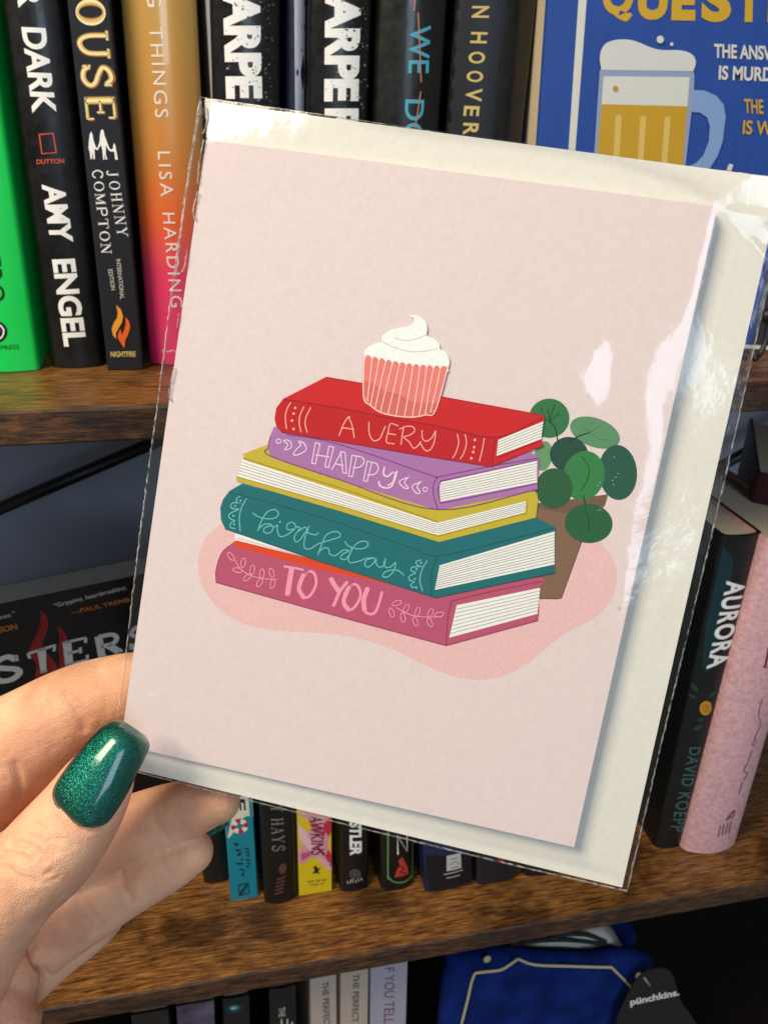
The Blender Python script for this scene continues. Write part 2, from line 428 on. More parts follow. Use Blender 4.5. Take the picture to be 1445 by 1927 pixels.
# 1 green
gm = cloth('neon_green_jacket', (10, 214, 84), 0.35, 0.1, 0.02)
Yg = at_Z((40, 698), Z1)[1]
O, w_, le = spine((-128, 200), (-40, 690), (9, 200), (75, 690), Yg, Z1)
b = Book('book', 'neon green hardcover at the left end of the upper shelf', G1, O, w_, le, .235, .15, gm, True, .0025)
dg = foil((4, 50, 24))
b.put('lettering', [(txt('ERO', (-36, 482), (-26, 568), (2, 482), bold=.0), dg), (txt('H PRESS', (-12, 658), (37, 656), (-12, 650)), dg)])
b.put('emblem', [(o_poly(ell(-8, 624, 23, 21)), foil((12, 16, 14))), (o_stroke([(-22, 628), (-12, 640), (4, 634), (8, 620), (-2, 610), (-14, 616), (-10, 626), (0, 622)], 3), WHITE)])
# 2 black with white capitals
O, w_, le = spine((-6, 100), (98, 688), (134, 100), (195, 684), YS, Z1)
O, w_, le = spine((12, 100), (98, 688), (134, 100), (195, 684), YS, Z1)
b = Book('book', 'black hardcover with bold white capitals and a small orange square', G1, O, w_, le, .235, .15, BLK, True, .0035)
b.put('lettering', [(txt('R', (29, -28), (36, 15), (73, -27), bold=.03), WHITE), (txt('DARK', (41, 51), (62, 213), (87, 53), bold=.03), WHITE),
                    (txt('AMY', (79, 347), (96, 456), (122, 346), bold=.035), WHITE), (txt('ENGEL', (98, 488), (121, 652), (142, 486), bold=.035), WHITE)])
og = foil((214, 84, 56))
b.put('emblem', [(o_stroke([(75, 253), (101, 251), (107, 287), (80, 289), (75, 253)], 2.6, False), og), (txt('DUTTON', (70, 309), (122, 307), (69.5, 300), bold=.02), og)])
# 3 matte navy black paperback
O, w_, le = spine((122, 0), (203, 696), (212, 0), (271, 696), at_Z((238, 697), Z1)[1], Z1)
b = Book('book', 'dark matte paperback with singed gold letters and a small orange flame', G1, O, w_, le, .222, .14, mat('charcoal_matte', (30, 32, 38), 0.6, 0.3, var=.06, vscale=300), False, 0)
gd, gd2 = foil((226, 190, 96)), foil((150, 96, 30))
hs = serif('OUSE', 1.35, .16); hs2 = serif('OUSE', 0.7, .16)
b.put('lettering', [(place(serif('OUSE', 1.75, .12), (135, -3), (160, 228), (202, -4)), gd2), (place(hs, (138, -2), (161, 226), (199, -3)), gd), (place(hs2, (138.5, -1), (161, 225), (198.5, -2)), foil((250, 236, 180))),
    (place(serif('JOHNNY', 1.0, .3), (200, 321), (220, 446), (223, 320)), WHITE), (place(serif('COMPTON', 1.0, .22), (173, 320), (191, 478), (194, 319)), WHITE),
    (txt('INTERNATIONAL', (219, 488), (227, 563), (227, 487), bold=.01), OFFW), (txt('EDITION', (204, 507), (210, 546), (212, 506), bold=.01), OFFW)])
def c1(l, ox=0, oy=0, k=.2768): return [(ox + x * k, oy + y * k) for x, y in l]
fig = [c1([(622, 893), (632, 915), (640, 960), (655, 1000), (672, 1010), (668, 1022), (645, 1012), (648, 1080), (638, 1083), (632, 1030), (628, 1080), (618, 1082), (612, 1030), (604, 1010), (608, 950), (612, 915)]),
       c1([(697, 878), (708, 890), (712, 918), (724, 950), (745, 1005), (760, 1020), (752, 1030), (735, 1012), (722, 985), (722, 1050), (732, 1082), (722, 1086), (712, 1040), (714, 1084), (704, 1086), (698, 1020), (690, 985), (672, 1012), (666, 1006), (680, 960), (682, 915), (688, 888)]),
       c1([(775, 972), (786, 985), (790, 1010), (798, 1050), (804, 1084), (786, 1086), (778, 1030), (756, 1030), (752, 1020), (770, 1010)])]
b.put('emblem', [(o_poly(q), WHITE) for q in fig])
fl = c1([(792, 628), (822, 655), (838, 700), (832, 745), (808, 785), (790, 820), (792, 858), (770, 832), (762, 790), (775, 750), (798, 715), (803, 680)], 0, 400)
fr = c1([(855, 708), (880, 740), (887, 780), (872, 830), (852, 870), (849, 921), (820, 880), (803, 850), (808, 815), (822, 790), (830, 832), (848, 795), (857, 750)], 0, 400)
b.put('flame_emblem', [(o_poly(fl), foil((246, 164, 52))), (o_poly(fr), foil((240, 104, 34))), (txt('NIGHTFIRE', (209, 671.5), (256, 671), (208.5, 661), bold=.02), foil((222, 200, 120)))])
# 4 gold to pink
M4 = bpy.data.materials.new('gold_to_pink_jacket'); M4.use_nodes = True; nt = M4.node_tree; bb = nt.nodes['Principled BSDF']
tc = node(nt, 'ShaderNodeTexCoord'); sp = node(nt, 'ShaderNodeSeparateXYZ'); nt.links.new(tc.outputs['Object'], sp.inputs[0])
mr = node(nt, 'ShaderNodeMapRange'); mr.inputs[1].default_value = 0.0; mr.inputs[2].default_value = 0.20; nt.links.new(sp.outputs['Z'], mr.inputs[0])
rp = node(nt, 'ShaderNodeValToRGB'); e = rp.color_ramp.elements; e[0].position = 0.0; e[0].color = lin((240, 56, 124)); e[1].position = 1.0; e[1].color = lin((206, 164, 84))
for p_, c_ in ((.24, (244, 66, 104)), (.36, (242, 104, 48)), (.52, (214, 138, 62)), (.75, (206, 156, 78))): q = e.new(p_); q.color = lin(c_)
nt.links.new(mr.outputs[0], rp.inputs[0]); nt.links.new(rp.outputs[0], bb.inputs['Base Color']); bb.inputs['Roughness'].default_value = .3; bb.inputs['Coat Weight'].default_value = .5; bb.inputs['Metallic'].default_value = .1
O, w_, le = spine((226, 0), (283, 692), (372, 0), (404, 692), YS + .003, Z1)
b = Book('book', 'shiny hardcover whose spine fades from gold through orange to hot pink', G1, O, w_, le, .22, .15, M4, True, .006)
tl = foil((240, 226, 214))
b.put('lettering', [(txt('G', (275, -22), (278, 14), (302, -22)), tl), (txt('THINGS', (281, 51), (293, 221), (306, 51), spacing=1.25), tl),
                    (txt('LISA', (297, 285), (303, 369), (321, 285), spacing=1.3), tl), (txt('HARDING', (306, 400), (322, 577), (329, 400), spacing=1.25), tl), (smudge((305, 663), (335, 662), (305, 657), 8), tl)])
# thin pale jacket beside it, then the two speckled ones with a blue-grey book between
O, w_, le = spine((385, 0), (398, 190), (393.5, 0), (402, 190), YS + .004, Z1)
Book('book', 'thin grey spine squeezed left of the first speckled black book', G1, O, max(w_, .004), le, .23, .14, cloth('grey_jacket', (150, 152, 158), .4), False, .0008)
def speckled(pL1, pL2, pR1, pR2, label, words, Y, box):
    O, w_, le = spine(pL1, pL2, pR1, pR2, Y, Z1)
    b = Book('book', label, G1, O, w_, le, .235, .15, BLK2, True, .004)
    b.put('lettering', [(q, WHITE) for q in words])
    sp_ = []
    for _ in range(150):
        t = random.random(); y = box[1] + (box[3] - box[1]) * random.random(); x = box[0] + (box[2] - box[0]) * (t ** .55); r = random.choice((.8, 1, 1.4, 2.2, 3.4)) * random.uniform(.5, 1)
        k = random.randint(4, 6); a0 = random.random() * 6
        sp_.append(o_poly([(x + r * random.uniform(.4, 1.2) * math.cos(a0 + 6.28 * i / k), y + r * random.uniform(.4, 1.2) * math.sin(a0 + 6.28 * i / k)) for i in range(k)]))
    b.put('speckles', [(merge(sp_[::2]), foil((150, 142, 132))), (merge(sp_[1::2]), foil((86, 84, 84)))])
    return b
speckled((393, 0), (401, 190), (530, 0), (528, 190), 'first of the two speckled black books with large white letters, nearest the gold spine',
         [txt('ARPE', (419, -17), (426, 186), (489, -17), (494, 186), bold=.05)], YS, (420, 0, 520, 200))
O, w_, le = spine((536, 0), (536, 190), (577, 0), (574, 190), YS + .006, Z1)
b = Book('book', 'narrow navy and silver grey spine between the two speckled black books', G1, O, w_, le, .24, .15, cloth('navy_jacket', (24, 32, 58), .35), True, .003)
b.put('grey_band', [(o_poly([(553, -40), (579, -40), (576, 300), (556, 300)]), cloth('silver_grey_band', (168, 172, 180), .35))])
speckled((578, 0), (579, 190), (705, 0), (694, 200), 'second of the two speckled black books, right of the silver grey spine',
         [txt('ARPE', (612, -12), (610, 191), (680, -12), (675, 191), bold=.05), txt('R', (611, 204), (611, 252), (675, 204), bold=.05)], YS, (606, 0, 694, 220))
# we do
O, w_, le = spine((716, 0), (702, 230), (838, 0), (828, 240), YS, Z1)
b = Book('book', 'black hardcover with pale blue letters crossed by a thin orange line', G1, O, w_, le, .23, .15, cloth('black_jacket_green', (14, 16, 14), .34, .3), True, .006)
cy = foil((78, 168, 190)); orl = foil((196, 130, 92))
b.put('lettering', [(txt('WE', (770, 48), (766, 138), (810, 48), bold=.01), cy), (txt('DO', (761, 187), (756, 276), (798, 188), bold=.01), cy)])
b.put('printed_line', [(o_stroke([(781, -20), (777, 20)], 2.4, False), orl), (o_stroke([(785, 25), (791, 154)], 2.4, False), orl), (o_stroke([(790, 173), (780, 240)], 2.4, False), orl)])
# hoover
O, w_, le = spine((862, 0), (840, 250), (1009, 0), (984, 250), YS, Z1)
b = Book('book', 'black hardcover with wide spaced gold capitals on a navy spine panel', G1, O, w_, le, .235, .15, cloth('olive_black_jacket', (18, 18, 15), .3, .3), True, .005)
b.put('spine_panel', [(o_poly([(864, -40), (947, -40), (922, 300), (838, 300)]), NAVY)])
gy = foil((206, 180, 104))
b.put('lettering', [(txt('N', (889, 11), (888, 33), (919, 12), bold=.02), gy)] + [(txt(ch, p, q, t, bold=.02), gy) for ch, p, q, t in
    [('H', (887, 60), (885, 81), (916, 61)), ('O', (883, 97), (881, 119), (912, 98)), ('O', (879, 133), (878, 154), (908, 134)), ('V', (877, 166), (875, 190), (906, 167)), ('E', (874, 199), (872, 218), (901, 200)), ('R', (872, 231), (871, 254), (899, 232))]])
# dark patterned one
O, w_, le = spine((1011, 0), (1002, 250), (1036, 0), (1022, 250), YS + .012, Z1)
b = Book('book', 'narrow black book with dull gold lacy pattern beside the blue cover', G1, O, w_, le, .235, .14, BLK, False, .001)
dgold = foil((96, 84, 50))
b.put('lace_pattern', [(o_stroke([(1012 + 4 * math.sin(y * .21) - y * .04, y), (1018 + 5 * math.sin(y * .17 + 2) - y * .04, y + 12), (1014 + 4 * math.sin(y * .3) - y * .04, y + 22)], 2.2), dgold) for y in range(-10, 290, 14)])

# blue face-out book
class Panel:
    """flat printed cover that stands facing the room"""
    def __init__(s, name, label, grp, quad, th, cover, pages, bt=.0026, inset=.03):
        s.q = [np.array(p) for p in quad]      # bl, br, tr, tl world
        s.n = np.cross(s.q[1] - s.q[0], s.q[3] - s.q[0]); s.n /= np.linalg.norm(s.n)   # towards the room
        if np.dot(s.n, CAM_POS - s.q[0]) < 0: s.n = -s.n
        s.t = thing(name, label, 'book', s.q[0], grp); s.k = 0
        def slab(nm, d0, d1, inset, mt):
            c = sum(s.q) / 4; Q = [p + (c - p) * inset for p in s.q]
            v = [p - s.n * d0 for p in Q] + [p - s.n * d1 for p in Q]
            o = fix_normals(MB().add(v, [(0, 1, 2, 3), (7, 6, 5, 4), (0, 4, 5, 1), (1, 5, 6, 2), (2, 6, 7, 3), (3, 7, 4, 0)], mt).build(nm, s.t)); return o
        slab('front_cover', 0, bt, 0, cover); slab('page_block', bt + .0003, th - bt - .0003, inset, pages); slab('back_cover', th - bt, th, 0, cover)
    def put(s, name, items, label=None):
        if name == 'lettering' and len(items) > 1:
            for it_ in items: s.put(name, [it_], label)
            return
        mb = MB()
        for (v, f), mt in items:
            s.k += 1
            mb.add([at_plane(p, s.q[0] + s.n * (.00012 + .00004 * s.k), s.n) for p in v], f, mt)
        return mb.build(name, s.t, False, label)
Yq = at_Z((1430, 668), Z1)[1]
qx = [at_Y(p, Yq) for p in ((1040, 640), (1500, 662))]
xl, xr = at_Y((1030, 0), Yq)[0], at_Y((1750, 0), Yq)[0]; x0 = at_Y((1012, 260), Yq)[0]
lean = (xl - x0) / (at_Y((1030, 0), Yq)[2] - at_Y((1012, 260), Yq)[2])
zq = Z1 + .0035
x0b = x0 + lean * (zq - at_Y((1012, 260), Yq)[2]); Wq = .145; Hq = .215
BLUE = cloth('blue_cover', (36, 76, 158), .42, .1, .05)
qq = Panel('book', 'blue hardcover facing out with a drawing of a foaming beer mug', G1,
           [(x0b, Yq, zq), (x0b + Wq, Yq, zq), (x0b + Wq + lean * Hq, Yq, zq + Hq), (x0b + lean * Hq, Yq, zq + Hq)], .028, BLUE, PAGES)
ye, cw = foil((214, 170, 44)), foil((226, 222, 210))
k5 = lambda l: c1(l, 1045, 0)
qq.put('printed_frame', [(o_poly([(1092, -60), (1108, -60), (1055, 640), (1045, 640)]), cw), (o_poly([(1045, 632), (1045, 640), (1520, 661), (1520, 654)]), cw)])
qq.put('lettering', [(txt('Q', (1131, 39), (1189, 41), (1135, -42), bold=.05), ye), (txt('U', (1198, 37), (1254, 38), (1202, -40), bold=.05), ye), (txt('E', (1262, 38), (1307, 39), (1265, -40), bold=.06), ye), (txt('S', (1318, 41), (1374, 42), (1321, -40), bold=.05), ye), (txt('T', (1384, 41), (1431, 42), (1386, -38), bold=.06), ye), (txt('I', (1443, 42), (1459, 42), (1446, -36), bold=.06), ye),
    (txt('THE ANSWER', (1343, 109), (1487, 115), (1343, 82), bold=.03), cw), (txt('IS MURDER', (1351, 150), (1484, 155), (1352.5, 123), bold=.03), cw),
    (txt('THE', (1400, 213), (1436, 214.5), (1399, 186), bold=.02), ye), (txt('IS W', (1396, 252.5), (1452, 255), (1398, 226), bold=.02), ye), (o_poly([(1371, 308), (1379, 310), (1375, 322), (1366, 320)]), cw)])
qq.put('printed_mug', [(o_poly(k5([(915, 610), (1010, 615), (1090, 650), (1140, 710), (1155, 790), (1135, 960), (1100, 1060), (1050, 1140), (1000, 1190), (880, 1190), (900, 1130), (950, 1110), (1000, 1060), (1040, 960), (1047, 860), (1030, 800), (980, 765), (918, 760)])), foil((138, 166, 212))),
    (o_poly(k5([(305, 470), (930, 485), (943, 500), (940, 600), (885, 1100), (870, 1250), (240, 1250), (262, 1030), (298, 490)])), foil((150, 166, 196))),
    (o_poly(k5([(325, 518), (910, 524), (895, 722), (312, 708)])), foil((224, 224, 214))), (o_poly(k5([(312, 708), (895, 722), (855, 1240), (270, 1240)])), foil((206, 160, 40))),
    (o_poly(catmull(k5([(312, 475), (300, 400), (312, 335), (350, 290), (420, 270), (500, 270), (570, 290), (640, 320), (720, 340), (830, 341), (900, 355), (940, 385), (952, 430), (935, 484)]), 4)), foil((222, 222, 214)))]
    + [(o_stroke(k5(l), 11.5, False), foil((226, 194, 104))) for l in ([(428, 800), (408, 1150)], [(595, 805), (573, 1150)], [(760, 812), (735, 1150)])]
    + [(o_poly(ell(1045 + 710 * .2768, 268 * .2768, 6.8, 7.2)), cw), (o_poly(ell(1045 + 788 * .2768, 300 * .2768, 3.2, 3.4)), cw), (o_poly(ell(1045 + 407 * .2768, 602 * .2768, 5, 5.2)), foil((196, 150, 36)))])
# black display stand under the blue cover
st = thing('book_stand', 'black wire display stand holding the blue book', 'book stand', at_Z((1440, 680), Z1), None)
def sp3(px, dy): return at_Y(px, Yq - dy)
v, f = tube_pts(catmull([sp3((1447, 596), .010), sp3((1440, 640), .012), sp3((1428, 668), .014), sp3((1418, 676), .016)], 5), .0016, 10); MB().add(v, f, METAL).build('arm', st, True)
bm = bmesh.new(); bmesh.ops.create_uvsphere(bm, u_segments=14, v_segments=10, radius=.0042); c_ = sp3((1443, 594), .010)
MB().add([np.array(q.co) + c_ for q in bm.verts], [tuple(x.index for x in q.verts) for q in bm.faces], METAL).build('knob', st, True); bm.free()
v, f = box_pts((x0b + .01, Yq - .012, Z1 + .0003), (Wq - .02, 0, 0), (0, .05, 0), (0, 0, .0028)); MB().add(v, f, METAL).build('base_bar', st)

# ---- middle shelf, book facing out at the left
zt = Z2 + .205
A_, B_ = at_Z((-60, 1149), zt), at_Z((262, 1082), zt)
dx = (B_ - A_); dx[2] = 0; dx /= np.linalg.norm(dx)
L_ = A_ - dx * .05; Rr = A_ + dx * (np.linalg.norm(B_ - A_) + .03)
nn = np.array((dx[1], -dx[0], 0))
down = np.array((0, 0, -.2035))
st_book = Panel('book', 'black book facing out with white slab letters over red horns', G2, [L_ + down, Rr + down, Rr, L_], .026, BLK, mat('page_edges_grey', (190, 186, 178), .85, .1, var=.1, vscale=700), .0005, .0)
RED = foil((150, 36, 36)); STW = foil((206, 210, 204)); ORG = foil((196, 110, 40))
kz = lambda l: c1(l, 0, 800)
horns = [o_poly(catmull(kz([(280, 1258), (318, 1300), (328, 1370), (305, 1440), (290, 1500), (330, 1560), (380, 1620), (400, 1690), (330, 1740), (240, 1734), (250, 1640), (200, 1540), (215, 1500), (250, 1420), (278, 1350)]), 3)),
         o_poly(catmull(kz([(393, 1362), (440, 1410), (465, 1480), (470, 1560), (480, 1640), (440, 1700), (400, 1690), (410, 1600), (400, 1520), (410, 1440)]), 3))]
st_book.put('printed_horns', [(q, RED) for q in horns] + [(o_stroke(kz(l), 1.6), foil((92, 20, 22))) for l in ([(300, 1320), (270, 1400), (240, 1480)], [(310, 1350), (285, 1440), (300, 1480)], [(420, 1420), (440, 1500), (450, 1620)], [(260, 1560), (320, 1620), (350, 1700)], [(230, 1600), (300, 1690)], [(430, 1450), (425, 1560)])])
st_book.put('lettering', [(place(serif('S', 1.7), (-12, 1292), (47, 1278), (-20, 1240), (36, 1226)), STW), (place(serif('T', 1.7), (66, 1270), (100, 1262), (50, 1229), (107, 1211)), STW),
    (place(serif('E', 1.7), (124, 1255), (168, 1243), (118, 1208), (166, 1197)), STW), (place(serif('R', 1.6), (185, 1243), (232, 1228), (176, 1196), (226, 1187)), STW), (place(serif('S', 1.6), (244, 1228), (282, 1216), (242, 1180), (276, 1172)), STW),
    (txt('“Gripping, heartbreaking,', (104, 1146), (240, 1111), (101, 1136), bold=.01), OFFW), (txt('—PAUL TREMB', (135, 1157), (246, 1132), (133, 1149), bold=.02), ORG),
    (txt('ones.”', (-6, 1168), (30, 1158), (-8, 1160)), OFFW), (txt('ISON', (-4, 1192), (34, 1184), (-6, 1181), bold=.03), ORG)])

# ---- middle shelf, spines
def std(label, pL1, pL2, pR1, pR2, cover, hard=False, bulge=0, Y=None, H=.2, D=.13, grp=G2, z=None, pages=PAGES):
    z = Z2 if z is None else z
    if Y is None: Y = at_Z(((pL2[0] + pR2[0]) / 2, (pL2[1] + pR2[1]) / 2), z)[1]
    O, w_, le = spine(pL1, pL2, pR1, pR2, Y, z)
    return Book('book', label, grp, O, w_, le, H, D, cover, hard, bulge, pages=pages)
k2 = lambda l: c1(l, 380, 1440, .3322)
std('black book half hidden behind the fingertips left of the teal spine', (372, 1566), (384, 1664), (420, 1560), (432, 1700 - 48), BLK, True, .002, H=.19)
b = std('teal and cream paperback with a red and white lifebuoy', (423, 1566), (435, 1697), (478, 1506), (486, 1688), cloth('teal_cover', (14, 132, 150), .4, .1, .03), H=.198)
dk = foil((22, 50, 58))
b.put('cream_panel', [(o_poly([(405, 1380), (470, 1380), (479, 1537), (465, 1535), (455, 1541), (447, 1552), (440, 1566), (431, 1577), (425, 1575)]), foil((222, 216, 196)))])
b.put('lettering', [(txt('IE', (441, 1492), (444, 1527), (460, 1490), bold=.02), foil((24, 26, 30))), (smudge((440, 1585), (446, 1652), (454, 1584), 3), dk), (smudge((459, 1595), (464, 1634), (469, 1594), 4), dk)])
seg_ = []
for k in range(8):
    a0, a1 = k * 45 + 10, k * 45 + 55
    seg_.append((o_poly(ell(451, 1554, 16, 14, 0, 6, a0, a1) + ell(451, 1554, 6.5, 5.5, 0, 6, a0, a1)[::-1]), foil((190, 40, 44) if k % 2 else (232, 228, 216))))
b.put('lifebuoy_emblem', seg_ + [(o_stroke(k2([(207, 678), (262, 665), (268, 722), (212, 736), (207, 678)]), 2, False), dk), (o_stroke(k2([(215, 730), (258, 672)]), 3.5, False), dk)])
b = std('black book with grey serif capitals and a bronze sprig', (486, 1510), (498, 1697), (556, 1526), (559, 1690), BLK, True, .003, H=.21)
b.put('lettering', [(place(serif('Y HAYS', 1.0, .25), (508, 1514), (512, 1601), (533, 1512)), foil((128, 124, 120)))])
br_ = foil((96, 66, 50))
b.put('printed_sprig', [(o_poly(ell(532, 1633, 7, 10, 10)), br_)] + [(o_stroke([(536 - 1.2 * k, 1648 + 7 * k), (522 - k, 1653 + 7 * k)], 3.2), br_) for k in range(5)])
b = std('yellow paperback with pink feathery art and thin dark capitals', (558, 1526), (563, 1684), (625, 1546), (625, 1679), cloth('yellow_cover', (222, 196, 26), .4, .1, .03), H=.197)
pk = [(k2([(530, 300), (560, 270), (740, 270), (742, 590), (700, 560), (640, 520), (590, 545), (552, 555), (538, 420)]), (222, 150, 168)),
      (k2([(690, 330), (735, 310), (738, 570), (700, 520), (650, 470), (680, 420)]), (196, 48, 66)), (k2([(545, 330), (600, 390), (640, 500), (600, 470), (556, 420)]), (236, 190, 196)),
      (k2([(600, 300), (690, 360), (660, 400), (620, 350)]), (206, 96, 120)), (k2([(560, 500), (640, 480), (600, 520), (565, 540)]), (196, 92, 128)), (k2([(640, 500), (735, 560), (720, 590), (660, 540)]), (232, 170, 176))]
b.put('printed_feathers', [(o_poly(catmull(l, 4)), foil(c_)) for l, c_ in pk])
b.put('lettering', [(txt('AWKINS', (582, 1534), (586, 1608), (607, 1535)), foil((40, 26, 30))), (smudge((578, 1661), (614, 1657), (578, 1657), 5), dk), (smudge((582, 1667), (610, 1664), (582, 1663), 6), dk)])
b.put('emblem', [(o_poly(k2([(630, 575), (648, 568), (655, 585), (672, 580), (655, 600), (672, 612), (640, 608), (622, 612), (640, 595)])), foil((20, 20, 18)))])
b = std('glossy black book with white block capitals and a round grey emblem', (637, 1540), (640, 1677), (697, 1552), (694, 1669), BLK2, True, .002, H=.205)
b.put('lettering', [(txt('STLER', (657, 1545), (658, 1609), (680, 1545), bold=.04), WHITE), (smudge((653, 1663), (683, 1657), (652, 1656), 7), OFFW)])
b.put('emblem', [(o_poly(ell(668, 1644, 11, 9.5)), foil((82, 82, 84))), (o_stroke([(660, 1645), (668, 1639), (674, 1645), (668, 1650), (663, 1646)], 1.6), foil((30, 30, 30)))])
b = std('black book with a glowing green outline and a small red figure', (707, 1573), (716, 1668), (784, 1583), (778, 1667), BLK, True, .004, H=.2)
gn = foil((92, 150, 88))
b.put('printed_outline', [(o_stroke([(731, 1480), (730, 1640), (733, 1652), (742, 1658), (762, 1658), (773, 1652), (777, 1640), (781, 1480)], 2.6), gn)])
b.put('lettering', [(o_stroke([(748, 1605), (747, 1570), (766, 1602), (766, 1564)], 2.6, False), WHITE)])
b.put('printed_figure', [(o_poly(k2([(1088, 630), (1100, 590), (1118, 560), (1110, 535), (1132, 512), (1145, 540), (1165, 575), (1172, 618), (1130, 622)])), foil((196, 62, 52))), (o_stroke(k2([(1110, 560), (1140, 580), (1120, 600), (1160, 610)]), 1.8), foil((30, 16, 16)))])
b = std('navy blue book with a square white stamp on its spine', (792, 1560), (800, 1676), (890, 1575), (890, 1668), cloth('navy_blue_cover', (24, 36, 74), .4), True, .002, H=.2)
k3 = lambda l: c1(l, 780, 1440, .3322)
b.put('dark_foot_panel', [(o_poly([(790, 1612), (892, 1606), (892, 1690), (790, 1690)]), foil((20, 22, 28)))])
b.put('stamp', [(o_poly(k3([(180, 510), (260, 494), (264, 580), (180, 598)])), foil((196, 196, 192)))] + [(o_stroke(k3(l), 1.2, False), foil((70, 72, 78))) for l in ([(200, 530), (240, 522)], [(196, 560), (230, 540), (250, 556)], [(205, 580), (250, 570)])]
      + [(o_stroke(k3([(165, 615), (270, 592)]), 1.4, False), OFFW), (o_stroke(k3([(180, 635), (252, 620)]), 1.4, False), OFFW)])
b = std('dark charcoal book with a small red mark under the card', (894, 1560), (897, 1668), (975, 1575), (972, 1650), cloth('dark_charcoal', (30, 30, 36), .45), True, .002, H=.2)
b.put('red_mark', [(o_poly(ell(943, 1615, 8, 5)), foil((170, 30, 44)))])
b = std('plain black book right of the charcoal one, mostly behind the card', (985, 1540), (986, 1650), (1090, 1500), (1084, 1632), BLK, True, .003, H=.2)

# AURORA and neighbours
Ya = at_Z((1264, 1590), Z2)[1]
O, w_, le = spine((1358, 1010), (1231, 1598), (1434, 1001), (1297, 1582), Ya, Z2)
ztop = at_Y((1396, 1006), Ya)[2]
M5 = cloth('teal_black_jacket', (14, 18, 20), .36, .2)
b = Book('book', 'black hardcover with white capitals and a small yellow sun', G2, O, w_, le, ztop - Z2, .15, M5, True, .003)
b.put('printed_aurora', [(o_poly(catmull([(1362, 1030), (1378, 1060), (1366, 1120), (1350, 1190), (1332, 1260), (1322, 1250), (1330, 1180), (1345, 1110)], 4)), foil((16, 50, 60)))])
lf = foil((34, 62, 52))
b.put('printed_leaves', [(o_poly(ell(1340, 1304, 9, 4, -35)), lf), (o_poly(ell(1308, 1296, 8, 4, 60)), lf), (o_poly(ell(1312, 1368, 10, 5, -30)), lf), (o_poly(ell(1304, 1312, 6, 3, 20)), lf), (o_poly(ell(1316, 1353, 5, 4)), lf)])
b.put('sun_emblem', [(o_poly(ell(1326, 1331, 11, 13.5, 15)), foil((212, 150, 38)))] + [(o_stroke([(1326 + 3 * math.cos(a), 1331 + 3 * math.sin(a)), (1326 + 8 * math.cos(a), 1331 + 9 * math.sin(a))], 1, False), foil((120, 76, 20))) for a in np.linspace(0, 6.28, 9)[:-1]])
b.put('lettering', [(txt('AURORA', (1365, 1092), (1327, 1258), (1403, 1091), (1366, 1250), bold=.03, spacing=1.15), WHITE), (txt('DAVID KOEPP', (1296, 1404), (1258, 1563), (1316, 1404), (1284, 1562), bold=.02, spacing=1.15), foil((64, 100, 96)))])
PK = mat('mottled_pink_jacket', (222, 174, 178),   .6, .3, var=.18, vscale=300, bump=.00006, bscale=900)
O, w_, le = spine((1437, 1000), (1289, 1582), (1564, 1000), (1383, 1590), at_Z((1336, 1594), Z2)[1], Z2)
b = Book('book', 'mottled dusty pink hardcover leaning beside the black sun book', G2, O, w_, le, (ztop - Z2) * .995, .15, PK, True, .007, rnd=.004)
ds = foil((128, 86, 86))
b.put('lettering', [(o_stroke([(1443, 1218), (1436, 1252)], 4, False), foil((120, 20, 30))), (o_stroke([(1440, 1218), (1448, 1219)], 2, False), foil((120, 20, 30))), (o_stroke([(1432, 1252), (1440, 1253)], 2, False), foil((120, 20, 30))),
    (o_stroke([(1430, 1312), (1424, 1340), (1428, 1362), (1418, 1384), (1421, 1395), (1412, 1400), (1420, 1380)], 1.6), ds), (o_stroke([(1412, 1410), (1404, 1432), (1396, 1448), (1404, 1454), (1398, 1466)], 1.8), ds), (o_stroke([(1394, 1470), (1388, 1490)], 2), ds)])
b.put('emblem', [(o_stroke([(1364, 1540), (1372, 1528), (1380, 1524), (1376, 1534), (1366, 1536)], 3), ds)] + [(o_stroke([(1352 + 7 * k, 1550 - 2 * k), (1348 + 7 * k, 1570 - 2 * k)], 2, False), ds) for k in range(4)])
# maroon behind
zm = at_Y((1410, 925), Ya + .05)[2]
O = np.array((at_Y((1360, 905), Ya + .09)[0], Ya + .055, Z2 + .0005))
Book('book', 'tall dark maroon book rising behind the black sun book', G2, O, .03, .0, zm - Z2 + .012, .13, cloth('maroon_cover', (58, 14, 22), .4), True, .002, yaw=-.55)

# ---- bottom shelf spines
def low(label, pL1, pL2, pR1, pR2, cover, hard=False, top=None, Y=D0 + .035, bulge=0):
    O, w_, le = spine(pL1, pL2, pR1, pR2, Y, Z3)
    H = (at_Y(top, Y)[2] - Z3) if top else .27
    return Book('book', label, G3, O, w_, le, H, .14, cover, hard, bulge)
CRM = mat('cream_cover', (196, 178, 162), .55, .3, var=.08, vscale=500)
cl_ = foil((84, 72, 66))
for k, (a, b_, c, d, lab, t0, t1, tt) in enumerate([((582, 1850), (585, 1927), (634, 1840), (634, 1927), 'cream spine with grey lettering, next to the black one', (606, 1848), (610, 1950), (618, 1846)),
        ((640, 1837), (641, 1927), (694, 1829), (692, 1927), 'cream spine with grey lettering, next to the lilac grey one', (664, 1834), (662, 1940), (676, 1832))]):
    bk = low(lab, a, b_, c, d, CRM); bk.put('lettering', [(txt('THE PERFECT M', t0, t1, tt, bold=.01), cl_)])
bk = low('lilac grey spine with plum capitals beside the dark gap', (699, 1825), (697, 1927), (765, 1817), (764, 1927), mat('lilac_grey_cover', (176, 172, 184), .5, .3, var=.05, vscale=300))
bk.put('lettering', [(txt('F YOU TELL', (724, 1822), (722, 1926), (742, 1820), (742, 1926)), foil((120, 70, 92)))])
bk = low('black spine with a small white word, left of the cream pair', (504, 1865), (508, 1927), (559, 1855), (558, 1927), BLK, top=(530, 1858), bulge=.001)
